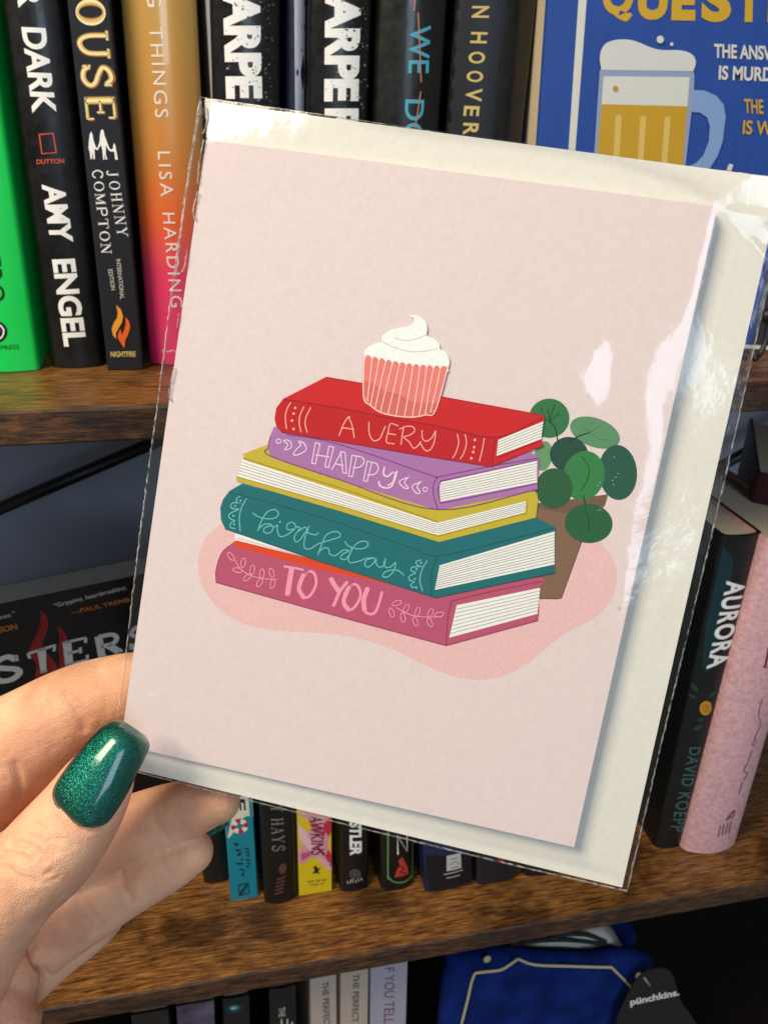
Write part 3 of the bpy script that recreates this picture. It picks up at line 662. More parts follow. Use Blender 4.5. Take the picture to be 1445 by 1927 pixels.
bk.put('lettering', [(txt('THE', (524, 1895), (525, 1913), (536, 1894), bold=.01), OFFW), (o_stroke([(530, 1918), (530, 1945)], 3, False), OFFW), (o_stroke([(541, 1918), (541, 1945)], 3, False), OFFW), (o_stroke([(550, 1924), (549, 1945)], 3, False), OFFW)])
bk = low('black spine with a pale teal glow near its top', (418, 1880), (421, 1927), (471, 1873), (471, 1927), BLK, top=(445, 1876), bulge=.001)
bk.put('printed_glow', [(o_poly(ell(441, 1897, 17, 9, -10)), foil((18, 58, 66))), (o_poly(ell(441, 1896, 10, 5, -10)), foil((70, 128, 136))), (o_poly(ell(440, 1896, 5, 2.4, -10)), foil((170, 205, 205)))])
low('plum coloured spine with a pale pink smudge, second from the left', (332, 1904), (334, 1927), (404, 1890), (405, 1927), mat('plum_cover', (104, 90, 108), .5, .3, var=.5, vscale=60), top=(368, 1890))
low('brown black spine at the left end of the bottom shelf', (246, 1917), (250, 1940), (318, 1903), (320, 1930), cloth('brown_black', (40, 32, 28), .5), top=(282, 1906))

# ------------------------------------------------------------------ plush toy and tag on the bottom shelf
FELT = mat('royal_blue_plush', (17, 40, 108), .95, .1, var=.4, vscale=45, bump=.0005, bscale=1500)
YP = D0 + .035
pl = thing('plush_toy', 'royal blue plush book toy with cream piping and striped pages', 'soft toy', at_Y((1020, 1927), YP + .02))
def puff(outline, Y, thick, dome, mt, name, parent):
    out = catmull(list(outline) + [outline[0]], 5)[:-1]
    P = [at_Y(p, Y) for p in out]; c = sum(P) / len(P); v = []; f = []; n = len(P)
    lv = [(1.0, thick * .5), (1.0, 0), (.985, -dome * .35), (.94, -dome * .7), (.8, -dome * .95), (.45, -dome * 1.06)]
    for s_, dy in [(1.0, thick), *lv]:
        for p in P: q = c + (p - c) * s_; q = q + np.array((0, dy, 0)); v.append(q)
    L = len(lv) + 1
    for i in range(L - 1):
        for k in range(n): f.append((i * n + k, i * n + (k + 1) % n, (i + 1) * n + (k + 1) % n, (i + 1) * n + k))
    f.append(tuple(range(n))); f.append(tuple(range((L - 1) * n, L * n)))
    return fix_normals(MB().add(v, f, mt).build(name, parent, True))
puff(k3([(185, 1095), (420, 1060), (600, 1062), (900, 1085), (1180, 1060), (1310, 1085), (1355, 1130), (1330, 1300), (1380, 1700), (1380, 1900), (120, 1900), (110, 1700), (140, 1466), (160, 1250)]), YP, .006, .008, FELT, 'front_cover', pl)
puff(k3([(620, 990), (1085, 900), (1200, 890), (1250, 950), (1235, 985), (1190, 1000), (1180, 1060), (1200, 1300), (620, 1300)]), YP + .055, .02, .006, FELT, 'back_cover', pl)
STR = mat('plush_pages', (196, 196, 186), .95, .1, var=.1, vscale=300, bump=.0004, bscale=1200)
puff(k3([(600, 1000), (700, 975), (930, 930), (1060, 925), (1130, 990), (1185, 1055), (1100, 1120), (620, 1130)]), YP + .016, .022, .005, STR, 'pages', pl)
GRY = mat('dark_yarn', (52, 52, 54), .95, .1); CRMY = mat('cream_piping', (196, 184, 150), .9, .1)
def cord(pts, Y, r, mt, name, parent):
    P = [at_Y(p, Y) for p in pts]; v, f = tube_pts(P, r, 8); return MB().add(v, f, mt).build(name, parent, True)
for l in ([(605, 1005), (760, 990), (900, 992), (1040, 1010), (1120, 1030), (1180, 1052)], [(610, 1046), (720, 1040), (860, 1040), (1010, 1062)], [(760, 985), (860, 958), (980, 962), (1080, 1000)]):
    cord(catmull(k3(l), 5), YP + .0100, .0018, GRY, 'page_stripe', pl)
cord(catmull(k3([(262, 1480), (300, 1330), (322, 1230), (340, 1182)]), 4) + catmull(k3([(345, 1176), (420, 1168), (490, 1158), (540, 1128), (582, 1098)]), 4) + catmull(k3([(588, 1098), (680, 1130), (860, 1138), (1050, 1144), (1112, 1144)]), 4) + catmull(k3([(1118, 1148), (1180, 1210), (1240, 1275), (1280, 1340)]), 4), YP - .0085, .0011, CRMY, 'piping', pl)
for (x, y), r in (((410, 1098), 9.5), ((1264, 1190), 9)):
    c_ = at_Y((780 + x * .3322, 1440 + y * .3322), YP - .007); rr = r * .55 / F
    bm = bmesh.new(); bmesh.ops.create_uvsphere(bm, u_segments=16, v_segments=10, radius=1)
    MB().add([c_ + np.array(q.co) * np.array((rr, rr * .5, rr * 1.1)) for q in bm.verts], [tuple(x_.index for x_ in q.verts) for q in bm.faces], CRMY).build('button', pl, True); bm.free()
tg = thing('swing_tag', 'black rounded card tag with white lettering hanging on the plush', 'tag', at_Y((1225, 1927), YP - .02))
YT = YP - .018
k5b = lambda l: c1(l, 1045, 1300, .3255)
tout = catmull(k5b([(340, 1960), (360, 1880), (400, 1790), (440, 1710), (500, 1640), (570, 1608), (640, 1610), (680, 1650), (700, 1720), (725, 1800), (790, 1890), (830, 2000), (600, 2100)]), 4)
TP = [at_Y(p, YT) for p in tout]; n = len(TP)
v = TP + [p + np.array((0, .0009, 0)) for p in TP]
fix_normals(MB().add(v, [tuple(range(n)), tuple(range(n, 2 * n))[::-1]] + [(i, (i + 1) % n, n + (i + 1) % n, n + i) for i in range(n)], mat('black_card', (24, 24, 24), .5, .4)).build('tag_card', tg))
v, f = txt('pünchkins.', *[tuple(c1([q], 1045, 1300, .3255)[0]) for q in ((432, 1832), (715, 1772), (430, 1782))], bold=.03)
MB().add([at_Y(p, YT - .0002) for p in v], f, WHITE).build('lettering', tg)
v, f = tube_pts([at_Y(p, YT - .001) for p in k5b([(512, 1660), (530, 1685), (545, 1705)])], .0009, 8); MB().add(v, f, mat('clear_loop', (150, 140, 140), .3)).build('plastic_loop', tg, True)

# ------------------------------------------------------------------ card, envelope, sleeve
cTL = cam2w((-0.03845574, -0.08064783, 0.18941718)); cTR = cam2w((0.06692585, -0.0613798, 0.17572539)); cBR = cam2w((0.04244063, 0.07496855, 0.19559607))
va = cTR - cTL; vb = cBR - cTR; cBL = cTL + vb
N = np.cross(va, vb); N /= np.linalg.norm(N)
if np.dot(N, CAM_POS - cTL) < 0: N = -N
ua, ub = va / np.linalg.norm(va), vb / np.linalg.norm(vb); CWD, CHT = np.linalg.norm(va), np.linalg.norm(vb)
def chit(p, h=0.0): return at_plane(p, cTL + N * h, N)
def cuv(P): d = P - cTL; M2 = np.array([[1, ua @ ub], [ua @ ub, 1]]); return np.linalg.solve(M2, np.array([d @ ua, d @ ub]))
def paper(name, col, bscale, bump, laid=False):
    M = bpy.data.materials.new(name); M.use_nodes = True; nt = M.node_tree; b = nt.nodes['Principled BSDF']
    tc = node(nt, 'ShaderNodeTexCoord'); n1 = node(nt, 'ShaderNodeTexNoise'); n1.inputs['Scale'].default_value = 620; n1.inputs['Detail'].default_value = 8; n1.inputs['Roughness'].default_value = .75
    nt.links.new(tc.outputs['Object'], n1.inputs['Vector'])
    rp = node(nt, 'ShaderNodeValToRGB'); a = np.array(lin(col)[:3])
    rp.color_ramp.elements[0].position = .3; rp.color_ramp.elements[0].color = (*(a * .95), 1); rp.color_ramp.elements[1].position = .7; rp.color_ramp.elements[1].color = (*np.clip(a * 1.05, 0, .95), 1)
    nt.links.new(n1.outputs['Fac'], rp.inputs[0])
    sk = node(nt, 'ShaderNodeTexVoronoi'); sk.inputs['Scale'].default_value = 55; sk.inputs['Randomness'].default_value = 1
    nt.links.new(tc.outputs['Object'], sk.inputs['Vector'])
    lt = node(nt, 'ShaderNodeMath', operation='LESS_THAN'); lt.inputs[1].default_value = .022; nt.links.new(sk.outputs['Distance'], lt.inputs[0])
    mu = node(nt, 'ShaderNodeMath', operation='MULTIPLY'); mu.inputs[1].default_value = .35 if not laid else 0.0; nt.links.new(lt.outputs[0], mu.inputs[0])
    mx = node(nt, 'ShaderNodeMix', data_type='RGBA'); nt.links.new(mu.outputs[0], mx.inputs[0]); nt.links.new(rp.outputs[0], mx.inputs[6]); mx.inputs[7].default_value = (*(a * .45), 1)
    nt.links.new(mx.outputs[2], b.inputs['Base Color'])
    b.inputs['Roughness'].default_value = .75; b.inputs['Specular IOR Level'].default_value = .25
    n2 = node(nt, 'ShaderNodeTexNoise'); n2.inputs['Scale'].default_value = bscale; n2.inputs['Detail'].default_value = 4; nt.links.new(tc.outputs['Object'], n2.inputs['Vector'])
    bp = node(nt, 'ShaderNodeBump'); bp.inputs['Distance'].default_value = bump; bp.inputs['Strength'].default_value = .8
    h = n2.outputs['Fac']
    if laid:
        mp = node(nt, 'ShaderNodeMapping'); nt.links.new(tc.outputs['Object'], mp.inputs['Vector']); mp.inputs['Rotation'].default_value = (0, math.radians(-52), 0)
        wv = node(nt, 'ShaderNodeTexWave'); wv.inputs['Scale'].default_value = 190; wv.inputs['Distortion'].default_value = 2.0; wv.inputs['Detail Scale'].default_value = 3; nt.links.new(mp.outputs[0], wv.inputs['Vector'])
        ad = node(nt, 'ShaderNodeMath', operation='ADD'); nt.links.new(n2.outputs['Fac'], ad.inputs[0]); nt.links.new(wv.outputs['Fac'], ad.inputs[1]); h = ad.outputs[0]
    nt.links.new(h, bp.inputs['Height']); nt.links.new(bp.outputs['Normal'], b.inputs['Normal'])
    return M
CARD = paper('pale_pink_card', (219, 204, 203), 1500, .00005)
CREAM = paper('cream_envelope_paper', (221, 219, 209), 900, .000011, True)
EDGE = mat('white_card_core', (240, 234, 224), .8, .1)

card = thing('greeting_card', 'pale pink birthday card with a drawn stack of books, cupcake and plant', 'greeting card', cTL)
def sheet(name, quad, th, mt, parent, edge=None):
    n_ = N; v = [q for q in quad] + [q - n_ * th for q in quad]
    o = MB(); o.add(v, [(0, 1, 2, 3)], mt); o.add(v, [(7, 6, 5, 4), (0, 4, 5, 1), (1, 5, 6, 2), (2, 6, 7, 3), (3, 7, 4, 0)], edge or mt)
    return fix_normals(o.build(name, parent))
sheet('front_leaf', [cTL, cTR, cBR, cBL], .00034, CARD, card, EDGE)
sheet('back_leaf', [cTL - N * .0005, cTR - N * .0019, cBR - N * .0019, cBL - N * .0005], .00034, EDGE, card)

class Print:
    def __init__(s): s.k = 0
    def put(s, name, items, parent, label=None):
        mb = MB()
        for (v, f), mt in items:
            s.k += 1; h = .00002 + .0000022 * s.k
            mb.add([chit(p, h) for p in v], f, mt)
        return mb.build(name, parent, False, label)
pr = Print()
q1 = lambda l: c1(l, 380, 560, .3045); q2 = lambda l: c1(l, 780, 560, .3045); q3 = lambda l: c1(l, 380, 900, .3045); q4 = lambda l: c1(l, 780, 900, .3045)
P_, ST = o_poly, o_stroke
pr.put('printed_blot', [(P_(catmull([(420, 982), (388, 1012), (373, 1052), (381, 1102), (412, 1146), (460, 1174), (520, 1186), (600, 1191), (670, 1200), (740, 1222), (800, 1252), (856, 1273), (908, 1279), (958, 1267), (996, 1245), (1036, 1211), (1062, 1192), (1112, 1166), (1146, 1134), (1160, 1090), (1155, 1056), (1135, 1029), (1104, 1012), (900, 985), (600, 985)], 5)), ink((224, 184, 182)))], card)
gl = [((1033, 787), 38, 37, 0, (44, 112, 62)), ((1119, 814), 49, 27, 20, (86, 138, 98)), ((1022, 858), 17, 28, 10, (98, 146, 100)), ((1070, 855), 36, 33, 0, (28, 72, 58)), ((1162, 889), 36, 52, -4, (32, 84, 66)),
      ((1098, 895), 39, 47, 14, (46, 122, 66)), ((1042, 919), 35, 38, 0, (38, 88, 56)), ((1107, 985), 45, 37, 4, (32, 92, 56))]
DKG = ink((22, 52, 44))
def leaf(i): (c, rx, ry, r, col) = gl[i]; return (P_(ell(c[0], c[1], rx, ry, r, 36)), ink(col))
plant = [(P_([(1000, 950), (1063, 966), (1138, 950), (1094, 1020), (1056, 1126), (1050, 1128), (1000, 1127)]), ink((124, 96, 76))), (P_([(1000, 948), (1072, 940), (1144, 930), (1138, 951), (1063, 966), (1000, 954)]), ink((112, 84, 66))), (ST([(1094, 1020), (1056, 1126), (1012, 1127)], 1.6, False), ink((84, 62, 48)))]
plant += [leaf(0), leaf(1), leaf(2), leaf(3), leaf(4), (ST([(1031, 770), (1034, 795)], 1.6), DKG), (ST([(1018, 766), (1022, 782), (1034, 795)], 1.5), DKG), (ST([(1043, 762), (1037, 780), (1034, 795)], 1.5), DKG), (ST([(1052, 778), (1042, 786), (1034, 795)], 1.4), DKG), (ST([(1034, 794), (1044, 805), (1050, 836)], 2.4), DKG), (ST([(1108, 814), (1088, 821), (1072, 830)], 2.4), DKG),
          (ST([(1090, 800), (1110, 812), (1130, 800)], 1.1), ink((66, 112, 78))), (ST([(1110, 814), (1128, 826), (1150, 828)], 1.1), ink((66, 112, 78)))]
plant += [leaf(5), leaf(6), leaf(7), (ST([(1095, 860), (1108, 880), (1104, 905), (1092, 923)], 2), ink((24, 76, 50))), (ST([(1097, 932), (1101, 951)], 2.4), DKG), (ST([(1100, 955), (1107, 976), (1106, 1000)], 1.8), ink((20, 66, 42)))]
plant += [(P_(ell(x, y, .9, .7)), ink((220, 226, 210))) for x, y in ((1155, 860), (1158, 898), (1152, 904), (1162, 891), (1154, 912), (1125, 960), (1129, 959), (1128, 908), (1124, 913))]
pr.put('printed_plant', plant, card)
PG, PGL = ink((230, 232, 228)), ink((150, 144, 140))
def pages(tl, tr_, br, bl, n, wob=.5):
    o = [(P_([tl, tr_, br, bl]), PG)]; tl, tr_, br, bl = map(np.array, (tl, tr_, br, bl))
    for k in range(1, n + 1):
        t = k / (n + 1); a = tl * (1 - t) + bl * t; c = tr_ * (1 - t) + br * t
        o.append((ST([a, a * .6 + c * .4 + np.array((0, random.uniform(-wob, wob))), c], 1.15), PGL))
    return o
# rose book
RO, ROD, ROL = ink((178, 80, 110)), ink((138, 50, 84)), ink((232, 150, 174))
it = [(P_([(442, 1004), (452, 1006), (645, 1064), (640, 1070), (444, 1020)]), PG), (ST([(446, 1012), (600, 1056)], 1, False), PGL), (P_([(439, 1020), (446, 1017), (645, 1066), (775, 1108), (700, 1102), (438, 1031)]), ink((214, 66, 30))),
      (P_([(439, 1021), (447, 1030), (600, 1072), (775, 1108), (1021, 1086), (1025, 1092), (1024, 1098), (1013, 1105), (1014, 1150), (1012, 1168), (839, 1215), (407, 1096), (406, 1074), (412, 1052), (424, 1033)]), RO)]
it += pages((859, 1139), (1016, 1106), (1011, 1155), (845, 1200), 7)
it += [(ST([(850, 1131), (930, 1112), (1020, 1094)], 1.8), ROD), (ST([(850, 1131), (843, 1160), (839, 1214)], 1.8), ROD), (ST([(407, 1096), (600, 1150), (839, 1215), (1011, 1168)], 1.6, False), ROD), (ST([(439, 1022), (418, 1040), (407, 1072), (407, 1096)], 1.4), ROD)]
bk_ = pr.put('printed_book', it, card, 'rose book at the foot of the drawn stack')
def leafloop(c, a, L=9, wd=4.2): return ST(ell(c[0], c[1], L, wd, a, 14) + [ell(c[0], c[1], L, wd, a, 14)[0]], 1.7)
lt_ = [(ST(q3([(510, 545), (560, 552), (625, 566)]), 4.2), ROL), (ST(q3([(555, 560), (542, 640), (530, 712)]), 10), ROL), (ST(q3([(655, 580), (612, 630), (604, 690), (628, 735), (668, 725), (704, 660), (700, 600), (672, 575), (640, 590)]), 5), ROL), (ST(q3([(625, 600), (600, 680), (628, 735)]), 8), ROL),
      (ST(q3([(800, 625), (822, 665), (845, 695)]), 9), ROL), (ST(q3([(895, 645), (858, 690), (838, 730), (815, 785)]), 6), ROL), (ST(q3([(925, 660), (885, 710), (874, 770), (900, 812), (940, 800), (978, 735), (972, 680), (945, 655), (910, 670)]), 5), ROL), (ST(q3([(905, 680), (876, 760), (905, 812)]), 8), ROL),
      (ST(q3([(1022, 680), (1000, 750), (1000, 810), (1030, 838), (1068, 830), (1092, 780), (1112, 706)]), 5), ROL), (ST(q3([(1022, 685), (1000, 750), (1004, 810)]), 9), ROL)]
lt_ += [(ST(q3([(200, 500), (240, 560), (300, 600), (380, 620), (460, 625)]), 1.7), ROL)] + [(leafloop(q3([c])[0], a), ROL) for c, a in (((180, 483), 50), ((222, 568), 10), ((256, 522), 100), ((282, 612), -40), ((312, 566), 100), ((358, 645), -60), ((372, 590), 95), ((438, 652), -75), ((432, 585), 75))]
lt_ += [(ST(q3([(1200, 800), (1300, 848), (1400, 858), (1480, 856)]), 1.7), ROL)] + [(leafloop(q3([c])[0], a), ROL) for c, a in (((1172, 830), 70), ((1205, 772), -20), ((1242, 862), 80), ((1262, 806), -60), ((1318, 886), 70), ((1332, 826), -70), ((1408, 892), 65), ((1412, 832), -65), ((1466, 842), -10))]
pr.put('printed_lettering', lt_, bk_)
# teal
TE, TED, TEL = ink((16, 104, 110)), ink((12, 78, 80)), ink((104, 186, 184))
it = [(P_([(456, 910), (640, 960), (826, 1018), (1005, 972), (1046, 993), (1044, 999), (1042, 1060), (1044, 1078), (820, 1125), (600, 1056), (424, 995), (416, 978), (415, 955), (420, 940), (432, 924)]), TE)]
it += pages((827, 1064), (1043, 1000), (1043, 1062), (818, 1110), 10)
it += [(ST([(432, 926), (600, 972), (760, 1026), (818, 1046), (900, 1030), (1040, 994)], 1.4), TED), (ST([(822, 1048), (812, 1080), (812, 1120)], 1.6), TED), (ST([(424, 995), (600, 1056), (820, 1125), (1042, 1078)], 1.4, False), TED)]
bk_ = pr.put('printed_book', it, card, 'teal book in the drawn stack')
lt_ = [(ST(q3(l), 2.1), TEL) for l in (
    [(315, 215), (350, 238), (400, 250), (450, 246), (474, 220), (450, 194), (405, 208), (370, 260), (345, 325)], [(350, 312), (385, 286), (425, 284), (440, 312), (418, 338), (388, 335), (384, 312), (420, 294), (450, 300), (466, 290), (468, 330), (485, 360), (520, 352), (560, 325), (580, 298), (560, 272), (528, 286), (530, 318), (570, 312), (592, 300), (604, 310), (572, 360), (582, 394), (612, 374), (640, 330)],
    [(600, 325), (640, 302), (655, 335), (700, 350), (720, 338)], [(662, 295), (634, 380), (636, 430), (668, 436), (720, 405), (800, 380), (850, 362), (850, 338), (815, 330), (768, 352), (740, 410), (718, 472)], [(722, 455), (755, 430), (782, 436), (790, 468), (825, 478), (870, 445), (905, 445)], [(910, 450), (868, 470), (858, 495), (890, 500), (920, 455), (925, 425)],
    [(885, 392), (905, 418), (960, 436), (1012, 428), (1028, 402), (1000, 388), (955, 405), (920, 455), (905, 500), (920, 522), (970, 512), (1020, 495), (1062, 492)], [(1064, 492), (1018, 505), (1006, 535), (1030, 548), (1062, 522), (1075, 495), (1078, 530), (1100, 550), (1125, 535), (1134, 498)], [(1134, 498), (1124, 530), (1140, 552), (1170, 545), (1196, 520), (1186, 570), (1150, 608), (1118, 606), (1130, 580), (1180, 566), (1215, 572), (1247, 598)],
    [(276, 125), (245, 185), (232, 250), (238, 326)], [(236, 112), (214, 128), (222, 152), (246, 160), (200, 150), (178, 170), (198, 190), (232, 190), (180, 215), (166, 238), (188, 256), (205, 262), (178, 280), (178, 305), (206, 310)],
    [(1390, 510), (1358, 570), (1346, 630), (1362, 696)], [(1354, 505), (1322, 516), (1336, 540), (1362, 545), (1300, 550), (1294, 572), (1320, 585), (1282, 605), (1282, 630), (1310, 640), (1290, 660), (1302, 675), (1320, 672)])]
lt_ += [(P_(q3(ell(x, y, 7, 7, 0, 10))), TEL) for x, y in ((483, 270), (240, 138), (206, 172), (196, 232), (200, 285), (1354, 522), (1326, 562), (1316, 622), (1325, 676))]
pr.put('printed_lettering', lt_, bk_)
# yellow
YE, YED = ink((190, 172, 48)), ink((160, 142, 34))
it = [(P_([(458, 854), (506, 836), (640, 860), (1000, 925), (1010, 928), (1012, 940), (1008, 974), (826, 1020), (640, 962), (445, 905), (446, 894), (460, 866)]), YE)]
it += pages((456, 864), (823, 984), (824, 1007), (446, 896), 5) + pages((823, 984), (990, 943), (988, 964), (824, 1007), 5)
it += [(ST([(459, 863), (640, 918), (823, 982)], 2.6, False), YED), (ST([(992, 942), (990, 966)], 1.5, False), YED), (ST([(446, 897), (640, 952), (824, 1009), (988, 966)], 1.6, False), YED)]
pr.put('printed_book', it, card, 'mustard yellow book in the drawn stack')
# purple
PU, PUD, PUL = ink((164, 112, 168)), ink((120, 58, 124)), ink((226, 200, 224))
it = [(P_([(516, 803), (640, 818), (900, 850), (996, 851), (1012, 859), (1014, 866), (1011, 912), (1011, 922), (824, 960), (640, 904), (509, 858), (505, 842), (508, 822)]), PU)]
it += pages((827, 908), (1010, 867), (1010, 908), (828, 944), 7)
it += [(ST(l, 1.9), PUD) for l in ([(540, 818), (611, 829), (700, 856), (815, 896), (826, 897), (920, 878), (1012, 862)], [(822, 897), (815, 916), (817, 938), (824, 959)], [(509, 822), (505, 842), (509, 858), (640, 903), (824, 959), (1011, 921)], [(829, 905), (920, 886), (1010, 866)], [(829, 947), (920, 929), (1010, 910)], [(829, 906), (824, 922), (828, 946)])]
bk_ = pr.put('printed_book', it, card, 'lilac purple book in the drawn stack')
hh = lambda l, w_=2.4: (ST(q1(l), w_), PUL)
lt_ = []
for a, c in (((716, 900), (690, 1025)), ((800, 922), (772, 1048)), ((872, 955), (882, 1085)), ((942, 978), (918, 1105)), ((1036, 1015), (1010, 1135))):
    a, c = np.array(a), np.array(c); t = np.array((14, 4))
    lt_ += [hh([a - t, c - t * .8], 2.1), hh([a + t, c + t * .8], 2.1), hh([a - t, a + t], 2.1), hh([c - t * .8, c + t * .8], 2.1)]
lt_ += [hh([(705, 972), (785, 985)]), hh([(862, 955), (830, 1015), (803, 1062)]), hh([(828, 1028), (874, 1038)]), hh([(950, 978), (990, 988), (1002, 1018), (975, 1048), (932, 1052)]), hh([(1046, 1018), (1080, 1028), (1090, 1062), (1066, 1092), (1024, 1096)]),
        hh([(1128, 1050), (1122, 1090), (1146, 1106), (1180, 1080)], 3.4), hh([(1205, 1076), (1192, 1120), (1170, 1168), (1130, 1176), (1098, 1160), (1094, 1138)], 3.4), hh([(1196, 1080), (1180, 1140), (1150, 1160)], 3)]
lt_ += [hh(ell(475, 888, 14, 14, 0, 10) + [(489, 888)], 2), hh([(502, 885), (532, 908), (512, 940), (550, 930), (552, 898), (528, 880), (502, 885)], 2.2), hh([(594, 885), (612, 912), (588, 935), (566, 970), (600, 970), (645, 940), (630, 900), (594, 885)], 2.4),
        hh([(1278, 1108), (1220, 1138), (1250, 1176), (1276, 1178), (1252, 1142), (1278, 1108)], 2.4), hh([(1360, 1136), (1300, 1164), (1322, 1206), (1348, 1206), (1330, 1166), (1360, 1136)], 2.4), hh(ell(1380, 1186, 13, 13, 0, 10) + [(1393, 1186)], 2)]
pr.put('printed_lettering', lt_, bk_)
# red
RE, RED_, REL = ink((196, 26, 32)), ink((146, 14, 24)), ink((242, 176, 160))
it = [(P_([(614, 709), (820, 744), (1018, 780), (1024, 786), (1021, 800), (1018, 828), (1022, 838), (938, 874), (923, 878), (780, 855), (640, 831), (530, 814), (521, 804), (517, 788), (520, 768), (534, 750)]), RE),
      (P_([(532, 752), (640, 769), (780, 796), (932, 822), (926, 877), (780, 855), (640, 831), (530, 814), (521, 804), (517, 788), (520, 768)]), ink((184, 20, 30)))]
it += pages((937, 828), (1022, 793), (1018, 826), (934, 858), 5)
it += [(ST([(534, 751), (640, 768), (730, 786), (820, 801), (932, 823), (1020, 787)], 2.2), RED_), (ST([(934, 823), (928, 850), (926, 876)], 1.8), RED_), (ST([(530, 813), (640, 831), (780, 855), (923, 878), (1020, 839)], 1.4, False), RED_), (ST([(614, 710), (820, 745), (1018, 781)], 1.4, False), RED_), (ST([(936, 861), (1016, 829)], 1.6, False), RED_)]
bk_ = pr.put('printed_book', it, card, 'red book on top of the drawn stack')
lt_ = [(ST(q1(l), 1.9), REL) for l in ([(848, 852), (872, 790), (900, 742), (914, 738)], [(906, 738), (928, 790), (941, 866)], [(862, 806), (900, 808), (938, 816)], [(1032, 770), (1034, 840), (1060, 884), (1098, 872), (1118, 830), (1132, 796)], [(1212, 792), (1165, 780), (1150, 830), (1140, 892), (1188, 904)], [(1152, 840), (1196, 848)], [(1246, 800), (1236, 860), (1230, 908)],
       [(1222, 812), (1262, 796), (1305, 800), (1312, 828), (1280, 852), (1246, 862), (1280, 892), (1306, 930), (1334, 916), (1352, 890)], [(548, 650), (526, 690), (516, 740), (523, 810)], [(630, 676), (606, 730), (602, 780), (613, 830)], [(672, 680), (645, 735), (638, 780), (650, 832)])]
lt_ += [(ST(q2(l), 1.9), REL) for l in ([(46, 822), (48, 868), (72, 888), (104, 868), (130, 824)], [(130, 824), (122, 890), (98, 938), (66, 944), (32, 896)], [(264, 845), (272, 895), (256, 955), (236, 990)], [(312, 845), (320, 900), (304, 960), (283, 996)], [(430, 870), (418, 940), (400, 1010)])]
lt_ += [(P_(q1(ell(x, y, 8, 8, 0, 10))), REL) for x, y in ((577, 682), (567, 717), (557, 760), (567, 812))] + [(P_(q2(ell(x, y, 8, 9, 0, 10))), REL) for x, y in ((372, 880), (367, 925), (362, 955), (350, 993))]
pr.put('printed_lettering', lt_, bk_)
# cupcake
it = [(P_(catmull([(684, 676), (686, 660), (700, 648), (716, 643), (720, 631), (740, 619), (766, 614), (777, 607), (778, 599), (770, 593), (784, 594), (799, 604), (804, 618), (803, 631), (816, 637), (826, 647), (828, 657), (838, 663), (845, 676), (843, 692), (830, 700), (700, 690)], 4)), ink((232, 238, 236))),
      (ST([(716, 642), (745, 655), (776, 662), (806, 660), (822, 656)], 1.2), ink((176, 178, 170))), (ST([(742, 636), (764, 641), (785, 637), (802, 630)], 1.2), ink((176, 178, 170)))]
n = 12; top = []
L0, R0 = np.array((687., 668.)), np.array((841., 690.))
def tp(t): return L0 * (1 - t) + R0 * t + np.array((0, 5 * math.sin(math.pi * t)))
for k in range(n):
    for j in range(5):
        t = (k + j / 5) / n; q = tp(t); top.append((q[0], q[1] + 5 - 6.5 * math.sin(math.pi * j / 5) ** .7))
top.append(tuple(tp(1)))
bot = catmull([(842, 692), (832, 736), (819, 772), (800, 780), (776, 784), (745, 782), (716, 775), (696, 762), (685, 747), (685, 710), (687, 670)], 4)
it += [(P_(top + bot), ink((222, 122, 116)))]
bl_ = lambda t: np.array(catmull([(686, 746), (697, 763), (716, 775), (745, 782), (776, 783), (800, 779), (819, 771)], 8)[min(48, int(t * 48))])
it += [(P_([(686, 716), (705, 722), (722, 735), (750, 742), (780, 757), (824, 758), (819, 771), (800, 779), (776, 783), (745, 781), (716, 774), (697, 762), (686, 746)]), ink((206, 104, 100)))]
for k in range(1, n):
    a = tp(k / n) + np.array((0, 5)); c = bl_(k / n); it.append((ST([a, (a + c) / 2 + np.array((random.uniform(-1, 1), 0)), c], 1.7), ink((246, 206, 194))))
it += [(ST([(685, 668), (684, 746), (697, 763), (716, 776), (745, 783), (776, 785), (800, 781), (819, 773), (842, 692)], 2.0), ink((246, 206, 194)))]
pr.put('printed_cupcake', it, card)

# envelope
def env_off(cu): return -(.0013 + .0022 * min(max(cu / CWD, -.1), 1.15))
env = thing('envelope', 'cream paper envelope behind the pink card', 'envelope', chit((400, 193), -.002))
curve_px = catmull([(560, 214), (660, 236), (800, 258), (960, 280), (1130, 306), (1240, 336), (1310, 364), (1350, 392)], 10)
cvx = np.array([p[0] for p in curve_px]); cvy = np.array([p[1] for p in curve_px])
def fold(p):                                 # top lifts a little above a curve, shaped so it shades darker
    if p[0] < 560: return 0.0
    yc = np.interp(p[0], cvx, cvy) if p[0] < 1350 else 392 + (p[0] - 1350) * 1.0
    return .0013 * (1 - math.exp(-max(0, (yc - p[1]) / 8300.0) / .0032)) * min(1, (p[0] - 560) / 200)
EC = [np.array(p, float) for p in ((398, 192), (1471, 336), (1170, 1670), (252, 1448))]
def quad_at(C, u, v_): return C[0] * (1 - u) * (1 - v_) + C[1] * u * (1 - v_) + C[2] * u * v_ + C[3] * (1 - u) * v_
NU, NV = 110, 140; vs = []; fs = []
for j in range(NV + 1):
    for i in range(NU + 1):
        p = quad_at(EC, i / NU, j / NV); P0 = chit(p, 0); cu, cv_ = cuv(P0); h = env_off(cu)
        h += fold(p)
        vs.append(chit(p, h))
for j in range(NV):
    for i in range(NU):
        a = j * (NU + 1) + i; fs.append((a, a + 1, a + NU + 2, a + NU + 1))
k = len(vs); back = [v_ - N * .0007 for v_ in vs]
fs2 = [tuple(reversed([q + k for q in f_])) for f_ in fs]; rim = []
